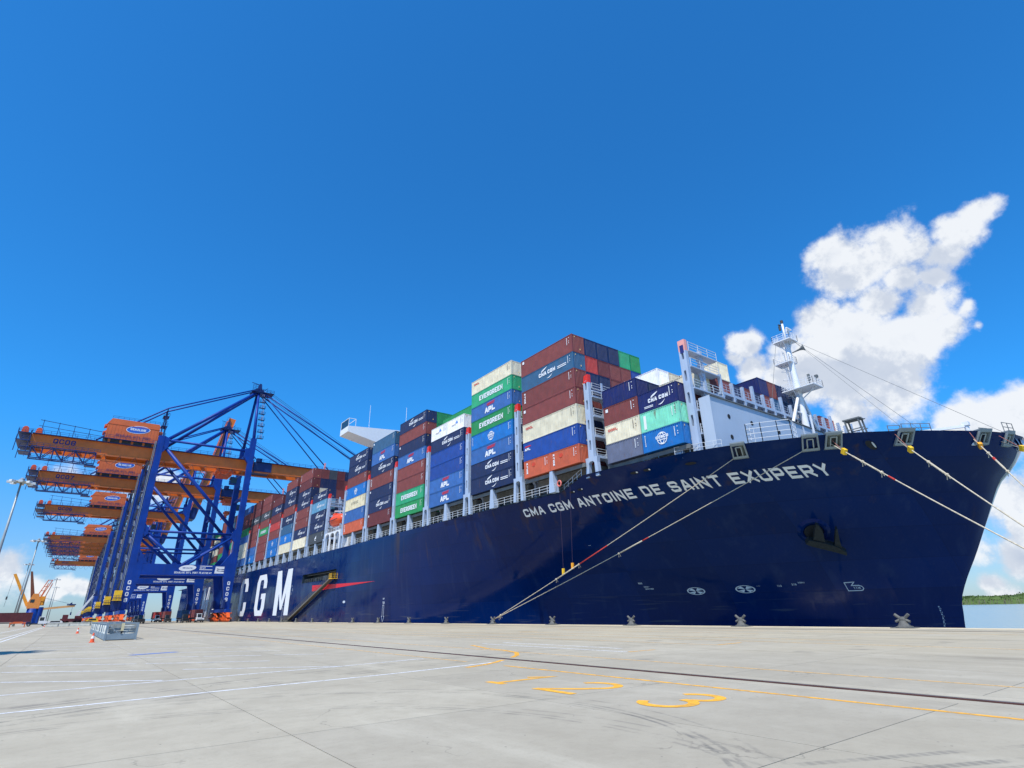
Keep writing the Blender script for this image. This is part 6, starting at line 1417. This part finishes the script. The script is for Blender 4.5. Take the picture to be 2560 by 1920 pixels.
# spreader frames and blocks standing in front of the trailer
for k, (x, y) in enumerate(((-17.6, 216), (-11.4, 232))):
    r = empty('lifting_frame', (x, y, 0)); tag(r, ['orange lifting frame standing by the left edge', 'low orange lifting frame beside the maroon container'][k], 'lifting frame', 'orange lifting frames'); b = MB(); b.box(-1.9, 1.9, -.35, .35, 1.0, 1.4); b.prism([(-1.4, 1.4), (1.4, 1.4), (.6, 2.3), (-.6, 2.3)] if k == 0 else [(-1.2, 1.4), (1.2, 1.4), (1.0, 1.55), (-1, 1.55)], lambda u, v, d: (u, d, v), -.2, .2); b.build('beam', MHOUSE, r)
    b = MB()
    for s_ in (-1.7, 1.7): b.box(s_ - .12, s_ + .12, -.3, .3, 0, 1.0)
    b.build('leg', MHOUSE, r)
r = empty('kerb_block', (-18.5, 205, 0)); tag(r, 'red and white striped barrier block at the left edge', 'barrier'); 
for k in range(6): b = MB(); b.box(-3 + k * .8, -2.2 + k * .8, -.3, .3, 0, .9); b.build('segment', MREDCAP if k % 2 else MW, r)
b = MB(); b.box(1.9, 2.9, -.6, .4, 0, 1.5); b.build('yellow_block', MYEL, r)
# pedestal jib cranes beyond the yard
MJIB = mat('jib_yellow', srgb(226, 150, 40), .5, var=.12, scale=.5); MJIBB = mat('jib_brown', srgb(112, 66, 44), .6, var=.15, scale=.5); MJIBP = mat('jib_peach', srgb(222, 170, 110), .6, var=.1, scale=.5)
r = empty('pedestal_crane', (-16.0, 420, 0)); tag(r, 'orange pedestal crane on a blue column with two jibs raised, at the left', 'crane')
b = MB(); b.lathe((0, 0, 0), [(2.9, 0), (2.6, 1), (2.5, 8)], 20); b.build('column', MCRB, r, True)
b = MB(); b.prism([(-2.9, 8), (2.4, 8), (2.6, 11.5), (.6, 15.6), (-1.5, 15.6), (-2.9, 11)], lambda u, v, d: (u, d, v), -2.2, 2.2); h_ = b.build('slewing_house', mat('pedestal_orange', srgb(226, 142, 66), .5, var=.1), r); b = MB(); b.box(-2.0, -.2, -2.26, -2.2, 11, 12.6); b.build('window', MGLASS, h_)
b = MB(); b.hexa([(-3.4, -.9, 9), (-1.9, -.9, 9.2), (-1.9, .9, 9.2), (-3.4, .9, 9), (-12.6, -.5, 25.6), (-11.4, -.5, 26), (-11.4, .5, 26), (-12.6, .5, 25.6)]); b.build('main_jib', MJIB, r)
b = MB(); b.hexa([(-2.2, 3, 12), (-.2, 3, 12), (-.2, 5, 12), (-2.2, 5, 12), (-5.8, 3.4, 27.5), (-4.8, 3.4, 27.5), (-4.8, 4.4, 27.5), (-5.8, 4.4, 27.5)]); b.build('second_jib', MJIBB, r)
b = MB()
for s_ in (-1, 1):
    b.beam((1.2 + s_ * 1.0, -1, 14), (4.3 + s_ * .9, -2.5, 22.8), .32); b.beam((2.4 + s_ * 1.0, 1, 12), (4.6 + s_ * .9, -1.5, 21.0), .28)
for t_ in (.1, .35, .6, .98): b.beam((.2 + 3.2 * t_, -1 - 1.5 * t_, 14 + 8.8 * t_), (2.3 + 3 * t_, -1 - 1.5 * t_, 14 + 8.8 * t_), .3)
b.build('lattice_jib', MHOUSE, r)
b = MB(); b.box(1.5, 4.2, -1.5, 2, 9.5, 14.2); b.lathe((3, -2, 12.5), [(.9, 0), (.9, 2.4)], 14, (0, 1, 0)); b.lathe((3, -2, 10.4), [(.8, 0), (.8, 2.4)], 14, (0, 1, 0)); b.build('winch', MJIB, r)
b = MB(); b.tube((-12, 0, 25.7), (-12.5, 0, 9), .06, 5); b.build('hoist_wire', MDARK, r); b = MB(); b.box(-12.8, -12.1, -.3, .3, 12.6, 14.2); b.build('hook_block', MDARK, r)
r2 = empty('boom_crane', (-13.2, 440, 0)); tag(r2, 'pale orange crane jib lying level to the right of the pedestal crane', 'crane')
b = MB(); b.hexa([(0, -.5, 7.4), (15.6, -.4, 8.9), (15.6, .4, 8.9), (0, .5, 7.4), (0, -.5, 8.4), (15.6, -.4, 10.1), (15.6, .4, 10.1), (0, .5, 8.4)]); b.build('jib', MJIBP, r2)
b = MB(); b.box(11.6, 16, -.6, .6, 9.9, 10.5); b.prism([(12.5, 10.4), (14.2, 10.4), (13.9, 11.6)], lambda u, v, d: (u, d, v), -.5, .5); b.tube((0, 0, 14), (12.5, 0, 10.8), .07, 5); b.tube((14.6, 0, 9), (14.6, 0, 5.8), .06, 5); b.box(14.2, 14.9, -.3, .3, 4.4, 6.0); b.build('jib_head', MCRB2, r2)
b = MB(); b.lathe((0, 0, 0), [(1.4, 0), (1.2, 9)], 12); b.build('column', MCRB, r2)
# reach stacker working far off
r = empty('reach_stacker', (2.0, 330, 0)); tag(r, 'small dark red mobile crane with a slanting white boom in the distance', 'mobile crane')
b = MB(); b.box(-4.2, 3.6, -1.5, 1.5, .9, 2.3); b.box(-3.6, -1.6, -1.3, 1.3, 2.3, 3.9); b.box(.8, 3.4, -1.2, 1.2, 2.3, 3.4); b.build('chassis', mat('stacker_red', srgb(96, 34, 40), .5, var=.15), r)
b = MB(); b.beam((1.0, 0, 3.0), (6.2, 0, 13.0), .7, .8); b.build('boom', MSHIPW, r); b = MB(); b.prism([(5.4, 11.8), (7.2, 11.6), (6.6, 14.6)], lambda u, v, d: (u, d, v), -.5, .5); b.build('boom_head', MCRB2, r)
for xx in (-3, -1.6, 1.2, 2.8):
    for s_ in (-1.3, 1.3):
        b = MB(); b.lathe((xx, s_ - .2, .75), [(.7, 0), (.75, .1), (.7, .4)], 12, (0, 1, 0)); b.build('wheel', MRUB, r)
# small vehicles and stores far down the quay
for k, (x, y, w, h, m) in enumerate(((-3.5, 300, 3.2, 1.6, MCAB), (8.5, 300, 2.6, 2.2, MYEL), (6.0, 262, 2.4, 1.2, MPALE))):
    r = empty('parked_van', (x, y, 0)); tag(r, ['white van parked beyond the barriers at the left', 'yellow van parked beyond the barriers', 'pale pickup parked just behind the barriers'][k], 'van', 'small vehicles beyond the barriers')
    b = MB(); b.prism([(-w * .8, .4), (-w * .8, h * .55), (-w * .45, h), (w * .6, h), (w * .8, h * .7), (w * .8, .4)], lambda u, v, d: (u, d, v), -.85, .85); b.build('body', m, r); b = MB(); b.prism([(-w * .5, h * .62), (-w * .38, h * .94), (w * .5, h * .94), (w * .55, h * .62)], lambda u, v, d: (u, d, v), -.86, .86); b.build('window', MGLASS, r)
    for xx in (-w * .5, w * .5):
        for s_ in (-.8, .8): b = MB(); b.lathe((xx, s_ - .1, .35), [(.33, 0), (.35, .2)], 12, (0, 1, 0)); b.build('wheel', MRUB, r)
